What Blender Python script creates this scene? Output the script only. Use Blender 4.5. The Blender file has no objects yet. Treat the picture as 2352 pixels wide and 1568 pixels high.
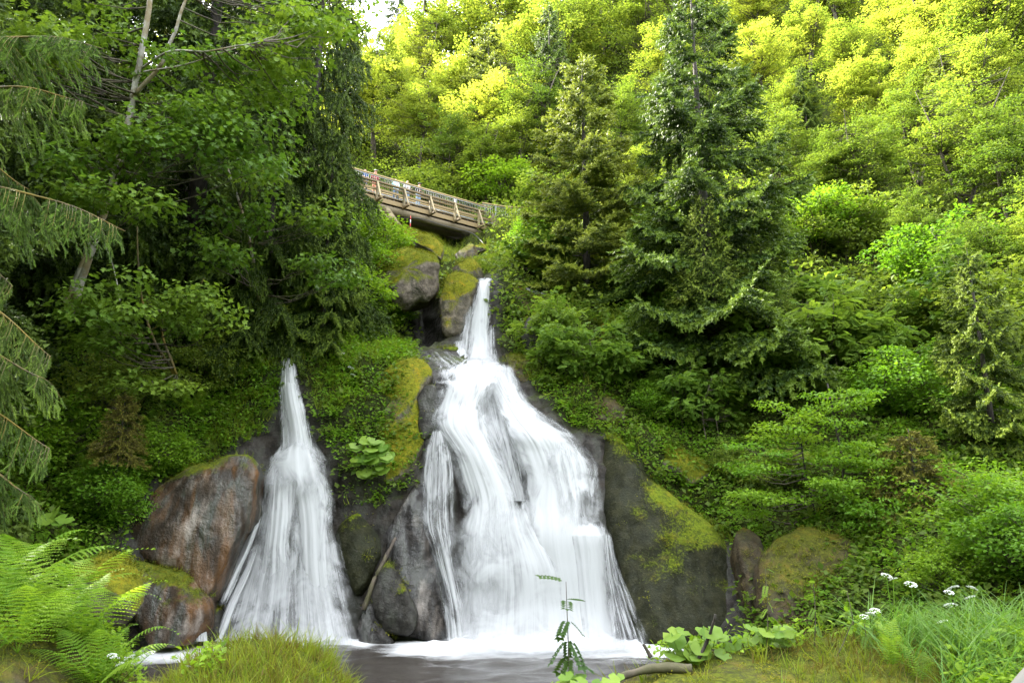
import bpy, bmesh, math
import numpy as np
from mathutils import Vector, Matrix
from mathutils.bvhtree import BVHTree

# ------------------------------------------------------------------ camera, sky, sun, exposure
scene = bpy.context.scene
COL = scene.collection
IW, IH, FPX = 2352.0, 1568.0, 1680.0          # working pixel frame of the photograph
PITCH = math.radians(13.0)
CAMZ = 3.55                                    # camera height above the pool
cam_data = bpy.data.cameras.new('camera')
cam_data.sensor_width = 36.0
cam_data.lens = 36.0 * FPX / IW
cam_data.clip_end = 1500.0
cam_data.clip_start = 0.05
cam = bpy.data.objects.new('camera', cam_data)
cam.location = (0, 0, CAMZ)
cam.rotation_euler = (math.pi / 2 + PITCH, 0, 0)
COL.objects.link(cam)
scene.camera = cam

SUN_EL, SUN_AZ = 43.0, -60.0                   # degrees; azimuth from +Y (view direction), negative = left
world = bpy.data.worlds.new('World')
scene.world = world
world.use_nodes = True
wn = world.node_tree
wn.nodes.clear()
w_out = wn.nodes.new('ShaderNodeOutputWorld')
w_bg = wn.nodes.new('ShaderNodeBackground')
w_sky = wn.nodes.new('ShaderNodeTexSky')
w_sky.sky_type = 'NISHITA'
w_sky.sun_disc = False
w_sky.sun_elevation = math.radians(SUN_EL)
w_sky.sun_rotation = math.radians(SUN_AZ)
w_sky.altitude = 700
w_sky.air_density = 1.0
w_sky.dust_density = 2.5
w_mix = wn.nodes.new('ShaderNodeMixRGB')       # bright thin cloud veil over the blue
w_mix.inputs[0].default_value = 0.55
w_mix.inputs[2].default_value = (11.5, 11.6, 11.6, 1)
wn.links.new(w_sky.outputs[0], w_mix.inputs[1])
wn.links.new(w_mix.outputs[0], w_bg.inputs[0])
w_bg.inputs[1].default_value = 0.15
wn.links.new(w_bg.outputs[0], w_out.inputs[0])

sun_data = bpy.data.lights.new('sun', 'SUN')
sun_data.energy = 5.0
sun_data.angle = math.radians(0.6)
sun_data.color = (1.0, 0.94, 0.82)
sun = bpy.data.objects.new('sun', sun_data)
_az, _el = math.radians(SUN_AZ), math.radians(SUN_EL)
_to_sun = Vector((math.sin(_az) * math.cos(_el), math.cos(_az) * math.cos(_el), math.sin(_el)))
sun.rotation_euler = _to_sun.to_track_quat('Z', 'Y').to_euler()
sun.location = (-20, 30, 60)
COL.objects.link(sun)

scene.view_settings.view_transform = 'Standard'
scene.view_settings.look = 'None'
scene.view_settings.exposure = 2.75
scene.view_settings.gamma = 1.0
scene.view_settings.use_curve_mapping = False
scene.render.engine = 'CYCLES'
scene.cycles.max_bounces = 8
scene.cycles.diffuse_bounces = 2
scene.cycles.glossy_bounces = 2
scene.cycles.transmission_bounces = 5
scene.cycles.transparent_max_bounces = 24
scene.cycles.use_denoising = True
scene.cycles.caustics_reflective = False
scene.cycles.caustics_refractive = False

# ------------------------------------------------------------------ pixel <-> world
SP, CP = math.sin(PITCH), math.cos(PITCH)

def rays(px, py):
    px = np.asarray(px, float); py = np.asarray(py, float)
    cx = (px - IW / 2) / FPX; cy = (IH / 2 - py) / FPX
    return np.stack([cx + 0 * cy, CP - cy * SP + 0 * cx, SP + cy * CP + 0 * cx], -1)

def PN(px, py, Y):
    d = rays(px, py)
    t = np.asarray(Y, float) / d[..., 1]
    return d * t[..., None] + np.array([0, 0, CAMZ])

def P(px, py, Y):
    return Vector(PN(px, py, Y))

def solve_y(px, py, z):                        # distance at which a pixel's ray reaches height z
    d = rays(px, py)
    return float((z - CAMZ) / d[2] * d[1])

def to_px(p):                                  # world -> working pixels
    p = np.asarray(p, float)
    v = p - np.array([0, 0, CAMZ])
    f = v[..., 1] * CP + v[..., 2] * SP
    u = -v[..., 1] * SP + v[..., 2] * CP
    return IW / 2 + FPX * v[..., 0] / f, IH / 2 - FPX * u / f

# ------------------------------------------------------------------ helpers
def hash3(ix, iy, iz, seed):
    n = (ix * 374761393 + iy * 668265263 + iz * 1442695041 + seed * 974711) & 0xffffffff
    n = ((n ^ (n >> 13)) * 1274126177) & 0xffffffff
    n = n ^ (n >> 16)
    return (n & 0xffff) / 32767.5 - 1.0

def vnoise(p, seed=0):
    i = np.floor(p).astype(np.int64); f = p - i
    u = f * f * (3 - 2 * f)
    r = 0
    for a in (0, 1):
        wx = u[..., 0] if a else 1 - u[..., 0]
        for b in (0, 1):
            wy = u[..., 1] if b else 1 - u[..., 1]
            for c in (0, 1):
                wz = u[..., 2] if c else 1 - u[..., 2]
                r = r + hash3(i[..., 0] + a, i[..., 1] + b, i[..., 2] + c, seed) * wx * wy * wz
    return r

def fbm(p, octv=4, seed=0, gain=0.5):
    r = 0; a = 1.0; q = np.asarray(p, float)
    for k in range(octv):
        r = r + a * vnoise(q + 17.3 * k, seed + k * 7)
        q = q * 2.03; a *= gain
    return r

def norm(v):
    return v / np.maximum(np.linalg.norm(v, axis=-1, keepdims=True), 1e-9)

def smooth(a, b, x):
    t = np.clip((x - a) / (b - a), 0, 1)
    return t * t * (3 - 2 * t)

def inpoly(px, py, poly):
    px = np.asarray(px, float); py = np.asarray(py, float)
    r = np.zeros(px.shape, bool)
    n = len(poly)
    for i in range(n):
        x0, y0 = poly[i]; x1, y1 = poly[(i + 1) % n]
        c = ((y0 > py) != (y1 > py)) & (px < (x1 - x0) * (py - y0) / (y1 - y0 + 1e-12) + x0)
        r ^= c
    return r

def mesh_np(name, V, F, mat=None, smooth_shade=False, attrs=None, uv=None, mats=None, midx=None):
    """V Nx3, F Mx3 or Mx4 -> one mesh"""
    V = np.ascontiguousarray(V, np.float32); F = np.ascontiguousarray(F, np.int32)
    me = bpy.data.meshes.new(name)
    k = F.shape[1]
    me.vertices.add(len(V)); me.vertices.foreach_set('co', V.ravel())
    me.loops.add(F.size); me.loops.foreach_set('vertex_index', F.ravel())
    me.polygons.add(len(F))
    me.polygons.foreach_set('loop_start', np.arange(0, F.size, k, dtype=np.int32))
    me.polygons.foreach_set('loop_total', np.full(len(F), k, np.int32))
    if smooth_shade:
        me.polygons.foreach_set('use_smooth', np.ones(len(F), bool))
    for an, av in (attrs or {}).items():
        a = me.attributes.new(an, 'FLOAT', 'POINT')
        a.data.foreach_set('value', np.ascontiguousarray(av, np.float32))
    if uv is not None:
        l = me.uv_layers.new(name='UVMap')
        l.data.foreach_set('uv', np.ascontiguousarray(uv[F.ravel()], np.float32).ravel())
    for m in (mats or ([mat] if mat else [])):
        me.materials.append(m)
    if midx is not None:
        me.polygons.foreach_set('material_index', np.ascontiguousarray(midx, np.int32))
    me.update(calc_edges=True)
    return me

def link(name, me, parent=None, loc=None):
    o = bpy.data.objects.new(name, me)
    COL.objects.link(o)
    if parent is not None:
        o.parent = parent
    if loc is not None:
        o.location = loc
    return o

def tag(o, label=None, cat=None, group=None, kind=None):
    if label: o['label'] = label
    if cat: o['category'] = cat
    if group: o['group'] = group
    if kind: o['kind'] = kind
    return o

def empty(name, loc=(0, 0, 0), rz=0.0, sc=1.0):
    o = bpy.data.objects.new(name, None)
    COL.objects.link(o)
    o.empty_display_size = 0.2
    o.location = loc
    o.rotation_euler = (0, 0, rz)
    o.scale = (sc, sc, sc) if not hasattr(sc, '__len__') else sc
    return o

class Geo:
    """collects vertices/faces (tris) with a per-vertex tint"""
    def __init__(s):
        s.V = []; s.F = []; s.T = []; s.n = 0
    def add(s, V, F, T=0.5):
        V = np.asarray(V, float).reshape(-1, 3); F = np.asarray(F, int)
        if F.shape[1] == 4:
            F = np.concatenate([F[:, [0, 1, 2]], F[:, [0, 2, 3]]])
        s.V.append(V); s.F.append(F + s.n)
        s.T.append(np.full(len(V), T) if np.isscalar(T) else np.asarray(T, float))
        s.n += len(V)
    def mesh(s, name, mat, sm=False):
        return mesh_np(name, np.concatenate(s.V), np.concatenate(s.F), mat, sm, {'tint': np.concatenate(s.T)})

def frames(d, n):
    x = norm(d)
    z = norm(n - x * np.sum(n * x, -1, keepdims=True))
    y = np.cross(z, x)
    return np.stack([x, y, z], -1)             # columns

def inst(tv, tf, pos, R, sc):
    """place template (k,3) at N frames"""
    sc = np.asarray(sc, float)
    if sc.ndim == 1: sc = sc[:, None]
    t = tv[None] * (sc[:, None, :] if sc.shape[1] in (1, 3) else sc)
    V = np.einsum('nij,nkj->nki', R, t) + pos[:, None, :]
    k = len(tv)
    F = tf[None] + (np.arange(len(pos)) * k)[:, None, None]
    return V.reshape(-1, 3), F.reshape(-1, tf.shape[1])

def tube(pts, rad, sides=6, cap=True):
    pts = np.asarray(pts, float); n = len(pts)
    rad = np.full(n, rad) if np.isscalar(rad) else np.asarray(rad, float)
    tan = np.gradient(pts, axis=0); tan = norm(tan)
    ref = np.where(np.abs(tan[:, 2:3]) > 0.9, np.array([[1.0, 0, 0]]), np.array([[0, 0, 1.0]]))
    a = norm(np.cross(tan, ref)); b = np.cross(tan, a)
    th = np.arange(sides) * 2 * math.pi / sides
    V = pts[:, None] + rad[:, None, None] * (np.cos(th)[None, :, None] * a[:, None] + np.sin(th)[None, :, None] * b[:, None])
    V = V.reshape(-1, 3)
    F = []
    for i in range(n - 1):
        for j in range(sides):
            k = (j + 1) % sides
            F.append((i * sides + j, i * sides + k, (i + 1) * sides + k, (i + 1) * sides + j))
    F = np.array(F)
    F = np.concatenate([F[:, [0, 1, 2]], F[:, [0, 2, 3]]])
    if cap:
        V = np.concatenate([V, pts[:1], pts[-1:]])
        c0, c1 = n * sides, n * sides + 1
        E = [(c0, (j + 1) % sides, j) for j in range(sides)] + [(c1, (n - 1) * sides + j, (n - 1) * sides + (j + 1) % sides) for j in range(sides)]
        F = np.concatenate([F, np.array(E)])
    return V, F

def curve_pts(ctrl, n):
    """Catmull-Rom through control rows (any width)"""
    c = np.asarray(ctrl, float)
    if len(c) == 2:
        t = np.linspace(0, 1, n)[:, None]
        return c[0] * (1 - t) + c[1] * t
    e = np.concatenate([2 * c[:1] - c[1:2], c, 2 * c[-1:] - c[-2:-1]])
    u = np.linspace(0, len(c) - 1 - 1e-9, n)
    i = u.astype(int); t = (u - i)[:, None]
    p0, p1, p2, p3 = e[i], e[i + 1], e[i + 2], e[i + 3]
    return 0.5 * (2 * p1 + (p2 - p0) * t + (2 * p0 - 5 * p1 + 4 * p2 - p3) * t * t + (3 * p1 - p0 - 3 * p2 + p3) * t ** 3)

def box_geo(c, s, R=None):
    v = np.array([(x, y, z) for x in (-.5, .5) for y in (-.5, .5) for z in (-.5, .5)]) * np.asarray(s, float)
    if R is not None: v = v @ np.asarray(R).T
    f = np.array([(0, 1, 3, 2), (4, 6, 7, 5), (0, 4, 5, 1), (2, 3, 7, 6), (0, 2, 6, 4), (1, 5, 7, 3)])
    return v + np.asarray(c, float), f

def bar_geo(a, b, w, h):
    """square bar from a to b, width w across, height h"""
    a = np.asarray(a, float); b = np.asarray(b, float)
    d = b - a; L = np.linalg.norm(d); x = d / L
    up = np.array([0, 0, 1.0]) if abs(x[2]) < 0.95 else np.array([0, 1.0, 0])
    y = norm(np.cross(up, x)); z = np.cross(x, y)
    return box_geo((a + b) / 2, (L, w, h), np.stack([x, y, z], -1))

def bevel_mesh(name, V, F, mat, w=0.01):
    bm = bmesh.new()
    vs = [bm.verts.new(v) for v in V]
    for f in F: bm.faces.new([vs[i] for i in f])
    bmesh.ops.recalc_face_normals(bm, faces=bm.faces)
    if w: bmesh.ops.bevel(bm, geom=bm.edges[:], offset=w, segments=1, affect='EDGES', profile=0.5)
    me = bpy.data.meshes.new(name); bm.to_mesh(me); bm.free()
    me.materials.append(mat)
    return me

# ------------------------------------------------------------------ materials
def mat_new(name):
    m = bpy.data.materials.new(name); m.use_nodes = True
    m.node_tree.nodes.clear()
    return m, m.node_tree

def nd(nt, typ, ins=None, out=0, **props):
    n = nt.nodes.new(typ)
    for k, v in props.items(): setattr(n, k, v)
    for k, v in (ins or {}).items():
        s = n.inputs[k]
        if isinstance(v, bpy.types.NodeSocket): nt.links.new(v, s)
        else: s.default_value = v
    return n.outputs[out] if out is not None else n

def c4(c): return (c[0], c[1], c[2], 1.0)
def mixc(nt, f, a, b, mode='MIX'):
    return nd(nt, 'ShaderNodeMixRGB', {0: f, 1: a if isinstance(a, bpy.types.NodeSocket) else c4(a), 2: b if isinstance(b, bpy.types.NodeSocket) else c4(b)}, blend_type=mode)
def mth(nt, op, a, b=0.0, clamp=False):
    return nd(nt, 'ShaderNodeMath', {0: a, 1: b}, operation=op, use_clamp=clamp)
def sstep(nt, x, lo, hi):
    return nd(nt, 'ShaderNodeMapRange', {0: x, 1: lo, 2: hi, 3: 0.0, 4: 1.0}, interpolation_type='SMOOTHSTEP')
def noise(nt, vec, scale, detail=4, rough=0.55, dist=0.0, out=0):
    return nd(nt, 'ShaderNodeTexNoise', {'Vector': vec, 'Scale': scale, 'Detail': detail, 'Roughness': rough, 'Distortion': dist}, out=out)

def mat_leaf(name, a, b, trans=0.4, rough=0.55, tr_col=None, var=0.18, spec=0.14):
    m, nt = mat_new(name)
    t = nd(nt, 'ShaderNodeAttribute', out=2, attribute_name='tint')
    if name != 'petal':
        a, b = [(c[0] * 1.16, c[1] * 1.02, c[2] * 0.72) for c in (a, b)]
    col = mixc(nt, t, a, b)
    rnd = nd(nt, 'ShaderNodeObjectInfo', out=5)
    v = nd(nt, 'ShaderNodeMapRange', {0: rnd, 1: 0.0, 2: 1.0, 3: 1 - var, 4: 1 + var})
    h = nd(nt, 'ShaderNodeMapRange', {0: rnd, 1: 0.0, 2: 1.0, 3: 0.512, 4: 0.488})
    col = nd(nt, 'ShaderNodeHueSaturation', {'Hue': h, 'Saturation': 1.0, 'Value': v, 'Fac': 1.0, 'Color': col})
    tc = mixc(nt, 1.0, col, tr_col or (1.7, 1.7, 1.0), 'MULTIPLY')
    p = nd(nt, 'ShaderNodeBsdfPrincipled', {'Base Color': col, 'Roughness': rough, 'Specular IOR Level': spec})
    tl = nd(nt, 'ShaderNodeBsdfTranslucent', {'Color': tc})
    s = nd(nt, 'ShaderNodeMixShader', {0: trans, 1: p, 2: tl})
    nd(nt, 'ShaderNodeOutputMaterial', {0: s}, out=None)
    return m

def mat_rock(name, base=(0.011, 0.0095, 0.008), light=(0.034, 0.029, 0.024), moss=(0.10, 0.12, 0.012), moss2=(0.045, 0.06, 0.010),
             lo=0.45, hi=0.75, rough=0.4, orange=0.0, pale=0.0, attr=False, algae=0.5, bump=0.75, gloss=0.30, mvar=1.3):
    m, nt = mat_new(name)
    geo = nd(nt, 'ShaderNodeNewGeometry', out=None)
    pos = geo.outputs['Position']; nz = nd(nt, 'ShaderNodeSeparateXYZ', {0: geo.outputs['Normal']}, out=2)
    n1 = noise(nt, pos, 0.7, 5, 0.6); n2 = noise(nt, pos, 3.2, 6, 0.65); n3 = noise(nt, pos, 14.0, 5, 0.7)
    # vertical streaks of wet and algae
    mp = nd(nt, 'ShaderNodeMapping', {'Vector': pos, 'Scale': (2.6, 2.6, 0.35)})
    ns = noise(nt, mp, 1.0, 5, 0.6)
    col = mixc(nt, sstep(nt, n2, 0.35, 0.72), base, light)
    col = mixc(nt, mth(nt, 'MULTIPLY', sstep(nt, ns, 0.48, 0.62), algae), col, (0.018, 0.021, 0.010))
    if orange:
        col = mixc(nt, mth(nt, 'MULTIPLY', sstep(nt, noise(nt, mp, 0.8, 4, 0.55, 0.4), 0.46, 0.72), orange), col, (0.17, 0.075, 0.020))
    if pale:  # pale patches paint wet reflections into the rock colour
        mp2 = nd(nt, 'ShaderNodeMapping', {'Vector': pos, 'Location': (7.1, 3.0, 1.0), 'Scale': (1.5, 1.5, 0.6)})
        col = mixc(nt, mth(nt, 'MULTIPLY', sstep(nt, noise(nt, mp2, 1.0, 5, 0.62), 0.50, 0.76), pale), col, (0.34, 0.29, 0.25))
    spk = sstep(nt, n3, 0.56, 0.7)
    col = mixc(nt, mth(nt, 'MULTIPLY', spk, 0.25), col, (0.11, 0.10, 0.09))
    mm = mth(nt, 'ADD', nz, mth(nt, 'MULTIPLY', mth(nt, 'SUBTRACT', n1, 0.5), mvar))
    mm = mth(nt, 'ADD', mm, mth(nt, 'MULTIPLY', mth(nt, 'SUBTRACT', n3, 0.5), 0.5))
    mask = sstep(nt, mm, lo, hi)
    if attr:
        rk = nd(nt, 'ShaderNodeAttribute', out=2, attribute_name='rocky')
        soil = mixc(nt, sstep(nt, n2, 0.35, 0.7), (0.016, 0.014, 0.007), (0.036, 0.032, 0.013))
        soil = mixc(nt, sstep(nt, n3, 0.42, 0.62), soil, (0.036, 0.060, 0.012))
        col = mixc(nt, rk, soil, col)
    mc = mixc(nt, sstep(nt, n3, 0.35, 0.65), moss2, moss)
    mc = mixc(nt, sstep(nt, n2, 0.5, 0.7), mc, (moss[0] * 1.25, moss[1] * 0.95, moss[2]))
    col = mixc(nt, mask, col, mc)
    rg = nd(nt, 'ShaderNodeMapRange', {0: mask, 1: 0.0, 2: 1.0, 3: rough, 4: 0.95})
    if attr:
        rg = nd(nt, 'ShaderNodeMapRange', {0: rk, 1: 0.0, 2: 1.0, 3: 1.0, 4: rg})
    hgt = mth(nt, 'ADD', mth(nt, 'MULTIPLY', n2, 0.5), mth(nt, 'MULTIPLY', n3, 0.35))
    hgt = mth(nt, 'ADD', hgt, mth(nt, 'MULTIPLY', noise(nt, pos, 60.0, 3, 0.7), mth(nt, 'ADD', mth(nt, 'MULTIPLY', mask, 0.14), 0.06)))
    vr = nd(nt, 'ShaderNodeTexVoronoi', {'Vector': mixc(nt, 0.35, pos, noise(nt, pos, 1.5, 4, 0.6, out=1)), 'Scale': 0.45}, feature='DISTANCE_TO_EDGE')
    crack = sstep(nt, vr, 0.0, 0.035)
    hgt = mth(nt, 'ADD', hgt, mth(nt, 'MULTIPLY', mth(nt, 'MULTIPLY', crack, sstep(nt, n1, 0.5, 0.62)), 0.22))
    spc = nd(nt, 'ShaderNodeMapRange', {0: mth(nt, 'MULTIPLY', sstep(nt, ns, 0.38, 0.62), mth(nt, 'SUBTRACT', 1.0, mask)), 1: 0.0, 2: 1.0, 3: 0.05, 4: gloss})
    if attr:
        spc = mth(nt, 'MULTIPLY', spc, rk)
    bp = nd(nt, 'ShaderNodeBump', {'Strength': bump, 'Distance': 0.16, 'Height': hgt})
    p = nd(nt, 'ShaderNodeBsdfPrincipled', {'Base Color': col, 'Roughness': rg, 'Normal': bp, 'Specular IOR Level': spc})
    nd(nt, 'ShaderNodeOutputMaterial', {0: p}, out=None)
    return m

def mat_bark(name, a, b, moss=None, mossamt=0.5, scale=6.0):
    m, nt = mat_new(name)
    tc = nd(nt, 'ShaderNodeNewGeometry', out=0)
    mp = nd(nt, 'ShaderNodeMapping', {'Vector': tc, 'Scale': (1, 1, 0.4)})
    n1 = noise(nt, mp, scale, 5, 0.65); n2 = noise(nt, tc, 1.6, 4, 0.6)
    col = mixc(nt, sstep(nt, n1, 0.38, 0.62), a, b)
    if moss:
        col = mixc(nt, mth(nt, 'MULTIPLY', sstep(nt, n2, 0.45, 0.6), mossamt), col, moss)
    bp = nd(nt, 'ShaderNodeBump', {'Strength': 0.7, 'Distance': 0.03, 'Height': n1})
    p = nd(nt, 'ShaderNodeBsdfPrincipled', {'Base Color': col, 'Roughness': 0.85, 'Normal': bp})
    nd(nt, 'ShaderNodeOutputMaterial', {0: p}, out=None)
    return m

def mat_plain(name, col, rough=0.6, var=0.15, scale=8.0, metal=0.0, stretch=(1, 1, 1), bump=0.15):
    m, nt = mat_new(name)
    tc = nd(nt, 'ShaderNodeTexCoord', out=3)
    mp = nd(nt, 'ShaderNodeMapping', {'Vector': tc, 'Scale': stretch})
    n1 = noise(nt, mp, scale, 5, 0.6)
    c = mixc(nt, n1, tuple(x * (1 - var) for x in col), tuple(min(1, x * (1 + var)) for x in col))
    rnd = nd(nt, 'ShaderNodeObjectInfo', out=5)
    v = nd(nt, 'ShaderNodeMapRange', {0: rnd, 1: 0.0, 2: 1.0, 3: 1 - var, 4: 1 + var})
    c = nd(nt, 'ShaderNodeHueSaturation', {'Value': v, 'Fac': 1.0, 'Color': c})
    bp = nd(nt, 'ShaderNodeBump', {'Strength': bump, 'Distance': 0.01, 'Height': n1})
    p = nd(nt, 'ShaderNodeBsdfPrincipled', {'Base Color': c, 'Roughness': rough, 'Metallic': metal, 'Normal': bp})
    nd(nt, 'ShaderNodeOutputMaterial', {0: p}, out=None)
    return m

def mat_fall(name, dens=0.8, contrast=0.9, fine=46.0, vs=0.55, grey=0.0):
    """long-exposure falling water: white streaks along the flow over a clear film"""
    m, nt = mat_new(name)
    uv = nd(nt, 'ShaderNodeUVMap', uv_map='UVMap')
    def streak(su, sv, off, det=4):
        mp = nd(nt, 'ShaderNodeMapping', {'Vector': uv, 'Scale': (su, sv, 1), 'Location': (off, off * 0.7, off)})
        return noise(nt, mp, 1.0, det, 0.6, 0.25)
    a = streak(fine * 0.22, vs * 0.45, 3.1); b = streak(fine, vs, 9.7); c = streak(fine * 3.2, vs * 1.7, 5.5, 2)
    mpb = nd(nt, 'ShaderNodeMapping', {'Vector': uv, 'Scale': (5.0, 1.1, 1)})
    bl = noise(nt, mpb, 1.0, 4, 0.6, 0.8)
    s = mth(nt, 'ADD', mth(nt, 'MULTIPLY', a, 0.85), mth(nt, 'ADD', mth(nt, 'MULTIPLY', b, 0.45), mth(nt, 'MULTIPLY', c, 0.25)))
    s = mth(nt, 'ADD', s, mth(nt, 'MULTIPLY', bl, 0.7))
    s = mth(nt, 'SUBTRACT', s, 1.12)
    edge = nd(nt, 'ShaderNodeAttribute', out=2, attribute_name='edge')
    den = nd(nt, 'ShaderNodeAttribute', out=2, attribute_name='dens')
    al = mth(nt, 'ADD', mth(nt, 'MULTIPLY', den, dens), mth(nt, 'MULTIPLY', s, contrast * 1.7))
    al = mth(nt, 'MULTIPLY', sstep(nt, al, 0.05, 0.95), 0.97)
    e2 = sstep(nt, mth(nt, 'ADD', edge, mth(nt, 'ADD', mth(nt, 'MULTIPLY', s, 0.5), mth(nt, 'MULTIPLY', mth(nt, 'SUBTRACT', bl, 0.5), 1.1))), 0.0, 0.95)
    al = mth(nt, 'MULTIPLY', al, e2)
    bp = nd(nt, 'ShaderNodeBump', {'Strength': 0.22, 'Distance': 0.10, 'Height': mth(nt, 'ADD', mth(nt, 'MULTIPLY', a, 1.0), mth(nt, 'MULTIPLY', b, 0.25))})
    w = (0.405 - grey, 0.412 - grey, 0.42 - grey)
    p = nd(nt, 'ShaderNodeBsdfPrincipled', {'Base Color': c4(w), 'Roughness': 0.4, 'Normal': bp, 'Specular IOR Level': 0.3})
    tl = nd(nt, 'ShaderNodeBsdfTranslucent', {'Color': c4(w)})
    p = nd(nt, 'ShaderNodeMixShader', {0: 0.25, 1: p, 2: tl})
    tr = nd(nt, 'ShaderNodeBsdfTransparent')
    sh = nd(nt, 'ShaderNodeMixShader', {0: al, 1: tr, 2: p})
    nd(nt, 'ShaderNodeOutputMaterial', {0: sh}, out=None)
    return m

M = {}
M['leaf_sun'] = mat_leaf('leaf_sun', (0.098, 0.168, 0.030), (0.185, 0.230, 0.052), 0.60, var=0.28)  # sun glow of the far trees is brightened into this leaf colour
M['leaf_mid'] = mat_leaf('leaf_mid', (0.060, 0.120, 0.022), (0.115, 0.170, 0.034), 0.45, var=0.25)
M['leaf_maple'] = mat_leaf('leaf_maple', (0.052, 0.118, 0.020), (0.100, 0.175, 0.028), 0.38, 0.45)
M['leaf_rowan'] = mat_leaf('leaf_rowan', (0.062, 0.140, 0.028), (0.110, 0.190, 0.034), 0.4)
M['leaf_herb'] = mat_leaf('leaf_herb', (0.066, 0.160, 0.014), (0.125, 0.232, 0.024), 0.42)
M['leaf_butter'] = mat_leaf('leaf_butterbur', (0.080, 0.165, 0.030), (0.115, 0.205, 0.036), 0.35, 0.4)
M['fern'] = mat_leaf('fern', (0.075, 0.175, 0.020), (0.128, 0.230, 0.030), 0.40)
M['grass'] = mat_leaf('grass', (0.070, 0.135, 0.014), (0.150, 0.190, 0.026), 0.38)
M['grass_dry'] = mat_leaf('grass_dry', (0.105, 0.078, 0.030), (0.095, 0.105, 0.022), 0.3)
M['reed'] = mat_leaf('reed_grass', (0.070, 0.170, 0.040), (0.130, 0.230, 0.060), 0.38, 0.35)
M['needle'] = mat_leaf('needle', (0.026, 0.054, 0.014), (0.108, 0.172, 0.034), 0.22, 0.5)
M['needle_dark'] = mat_leaf('needle_dark', (0.020, 0.040, 0.010), (0.062, 0.105, 0.022), 0.15, 0.5)
M['needle_light'] = mat_leaf('needle_light', (0.058, 0.092, 0.018), (0.150, 0.200, 0.036), 0.28, 0.5)
M['needle_brown'] = mat_leaf('needle_brown', (0.060, 0.060, 0.020), (0.120, 0.130, 0.030), 0.2, 0.6)
M['petal'] = mat_leaf('petal', (0.70, 0.72, 0.66), (0.80, 0.82, 0.78), 0.2, 0.6, (1, 1, 1), 0.03)
M['moss_clump'] = mat_leaf('moss_clump', (0.045, 0.068, 0.010), (0.120, 0.135, 0.014), 0.25, 0.8)
M['bark'] = mat_bark('bark_brown', (0.030, 0.022, 0.016), (0.085, 0.065, 0.048), (0.06, 0.065, 0.015), 0.5)
M['bark_dark'] = mat_bark('bark_dark', (0.014, 0.011, 0.009), (0.040, 0.030, 0.024), (0.03, 0.035, 0.010), 0.3)
M['bark_pale'] = mat_bark('bark_pale', (0.16, 0.145, 0.125), (0.34, 0.32, 0.29), (0.13, 0.085, 0.018), 0.75, 3.0)
M['bark_moss'] = mat_bark('bark_moss', (0.05, 0.04, 0.02), (0.10, 0.075, 0.02), (0.15, 0.105, 0.012), 0.9)
M['hill'] = mat_rock('hillside_ground', attr=True, lo=0.75, hi=1.2, rough=0.5, moss=(0.055, 0.075, 0.012), moss2=(0.03, 0.04, 0.01), gloss=0.35)
M['rock_wet'] = mat_rock('rock_wet', base=(0.009, 0.008, 0.0075), light=(0.034, 0.030, 0.027), lo=0.75, hi=1.05, rough=0.18, pale=0.45, gloss=0.8)
M['rock_orange'] = mat_rock('rock_orange', base=(0.022, 0.017, 0.012), light=(0.048, 0.036, 0.026), lo=0.5, hi=0.8, rough=0.2, orange=0.5, pale=0.9, algae=0.95, gloss=0.7)
M['rock_moss'] = mat_rock('rock_moss', base=(0.05, 0.042, 0.03), light=(0.15, 0.125, 0.095), moss=(0.155, 0.155, 0.012), moss2=(0.075, 0.085, 0.010), lo=0.05, hi=0.42, rough=0.6)
M['rock_slab'] = mat_rock('rock_slab', base=(0.010, 0.011, 0.005), light=(0.026, 0.026, 0.012), moss=(0.120, 0.150, 0.012), moss2=(0.06, 0.085, 0.010), lo=0.53, hi=0.76, rough=0.5, algae=0.4, mvar=0.7, gloss=0.12)
M['rock_brown'] = mat_rock('rock_brown', base=(0.028, 0.022, 0.013), light=(0.075, 0.055, 0.028), moss=(0.085, 0.090, 0.012), moss2=(0.040, 0.045, 0.010), lo=0.42, hi=0.9, rough=0.7, algae=0.3)
M['rock_pink'] = mat_rock('rock_pink', base=(0.07, 0.057, 0.047), light=(0.20, 0.165, 0.135), moss=(0.135, 0.150, 0.012), moss2=(0.07, 0.085, 0.010), lo=-0.05, hi=0.38, rough=0.75, algae=0.6, mvar=1.7, bump=1.0)
M['rock_dark'] = mat_rock('rock_dark', base=(0.014, 0.013, 0.011), light=(0.045, 0.042, 0.036), lo=0.6, hi=0.95, rough=0.35)
M['bank'] = mat_rock('near_bank_ground', base=(0.040, 0.028, 0.016), light=(0.085, 0.060, 0.032), moss=(0.085, 0.100, 0.012), moss2=(0.035, 0.042, 0.010), lo=0.5, hi=1.0, rough=0.9)
M['fall_dense'] = mat_fall('falling_water_dense', 0.98, 0.72)
M['fall_veil'] = mat_fall('falling_water_veil', 0.52, 0.85)
M['fall_mist'] = mat_fall('falling_water_mist', 0.75, 0.35, 14.0)
M['fall_strand'] = mat_fall('falling_water_strands', 0.85, 1.05, 38.0)
M['wood'] = mat_plain('weathered_wood', (0.155, 0.108, 0.048), 0.75, 0.3, 5.0, stretch=(0.6, 4, 4), bump=0.3)
M['wood_beam'] = mat_plain('beam_wood', (0.10, 0.078, 0.045), 0.85, 0.45, 3.0, stretch=(5, 1, 1), bump=0.4)
M['wood_grey'] = mat_plain('grey_wood', (0.225, 0.18, 0.10), 0.8, 0.25, 5.0, stretch=(4, 4, 0.6), bump=0.3)
M['wood_dark'] = mat_plain('dark_joist_wood', (0.035, 0.027, 0.020), 0.8, 0.35, 4.0, bump=0.3)  # darker wood for the joists below the deck planks
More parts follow.
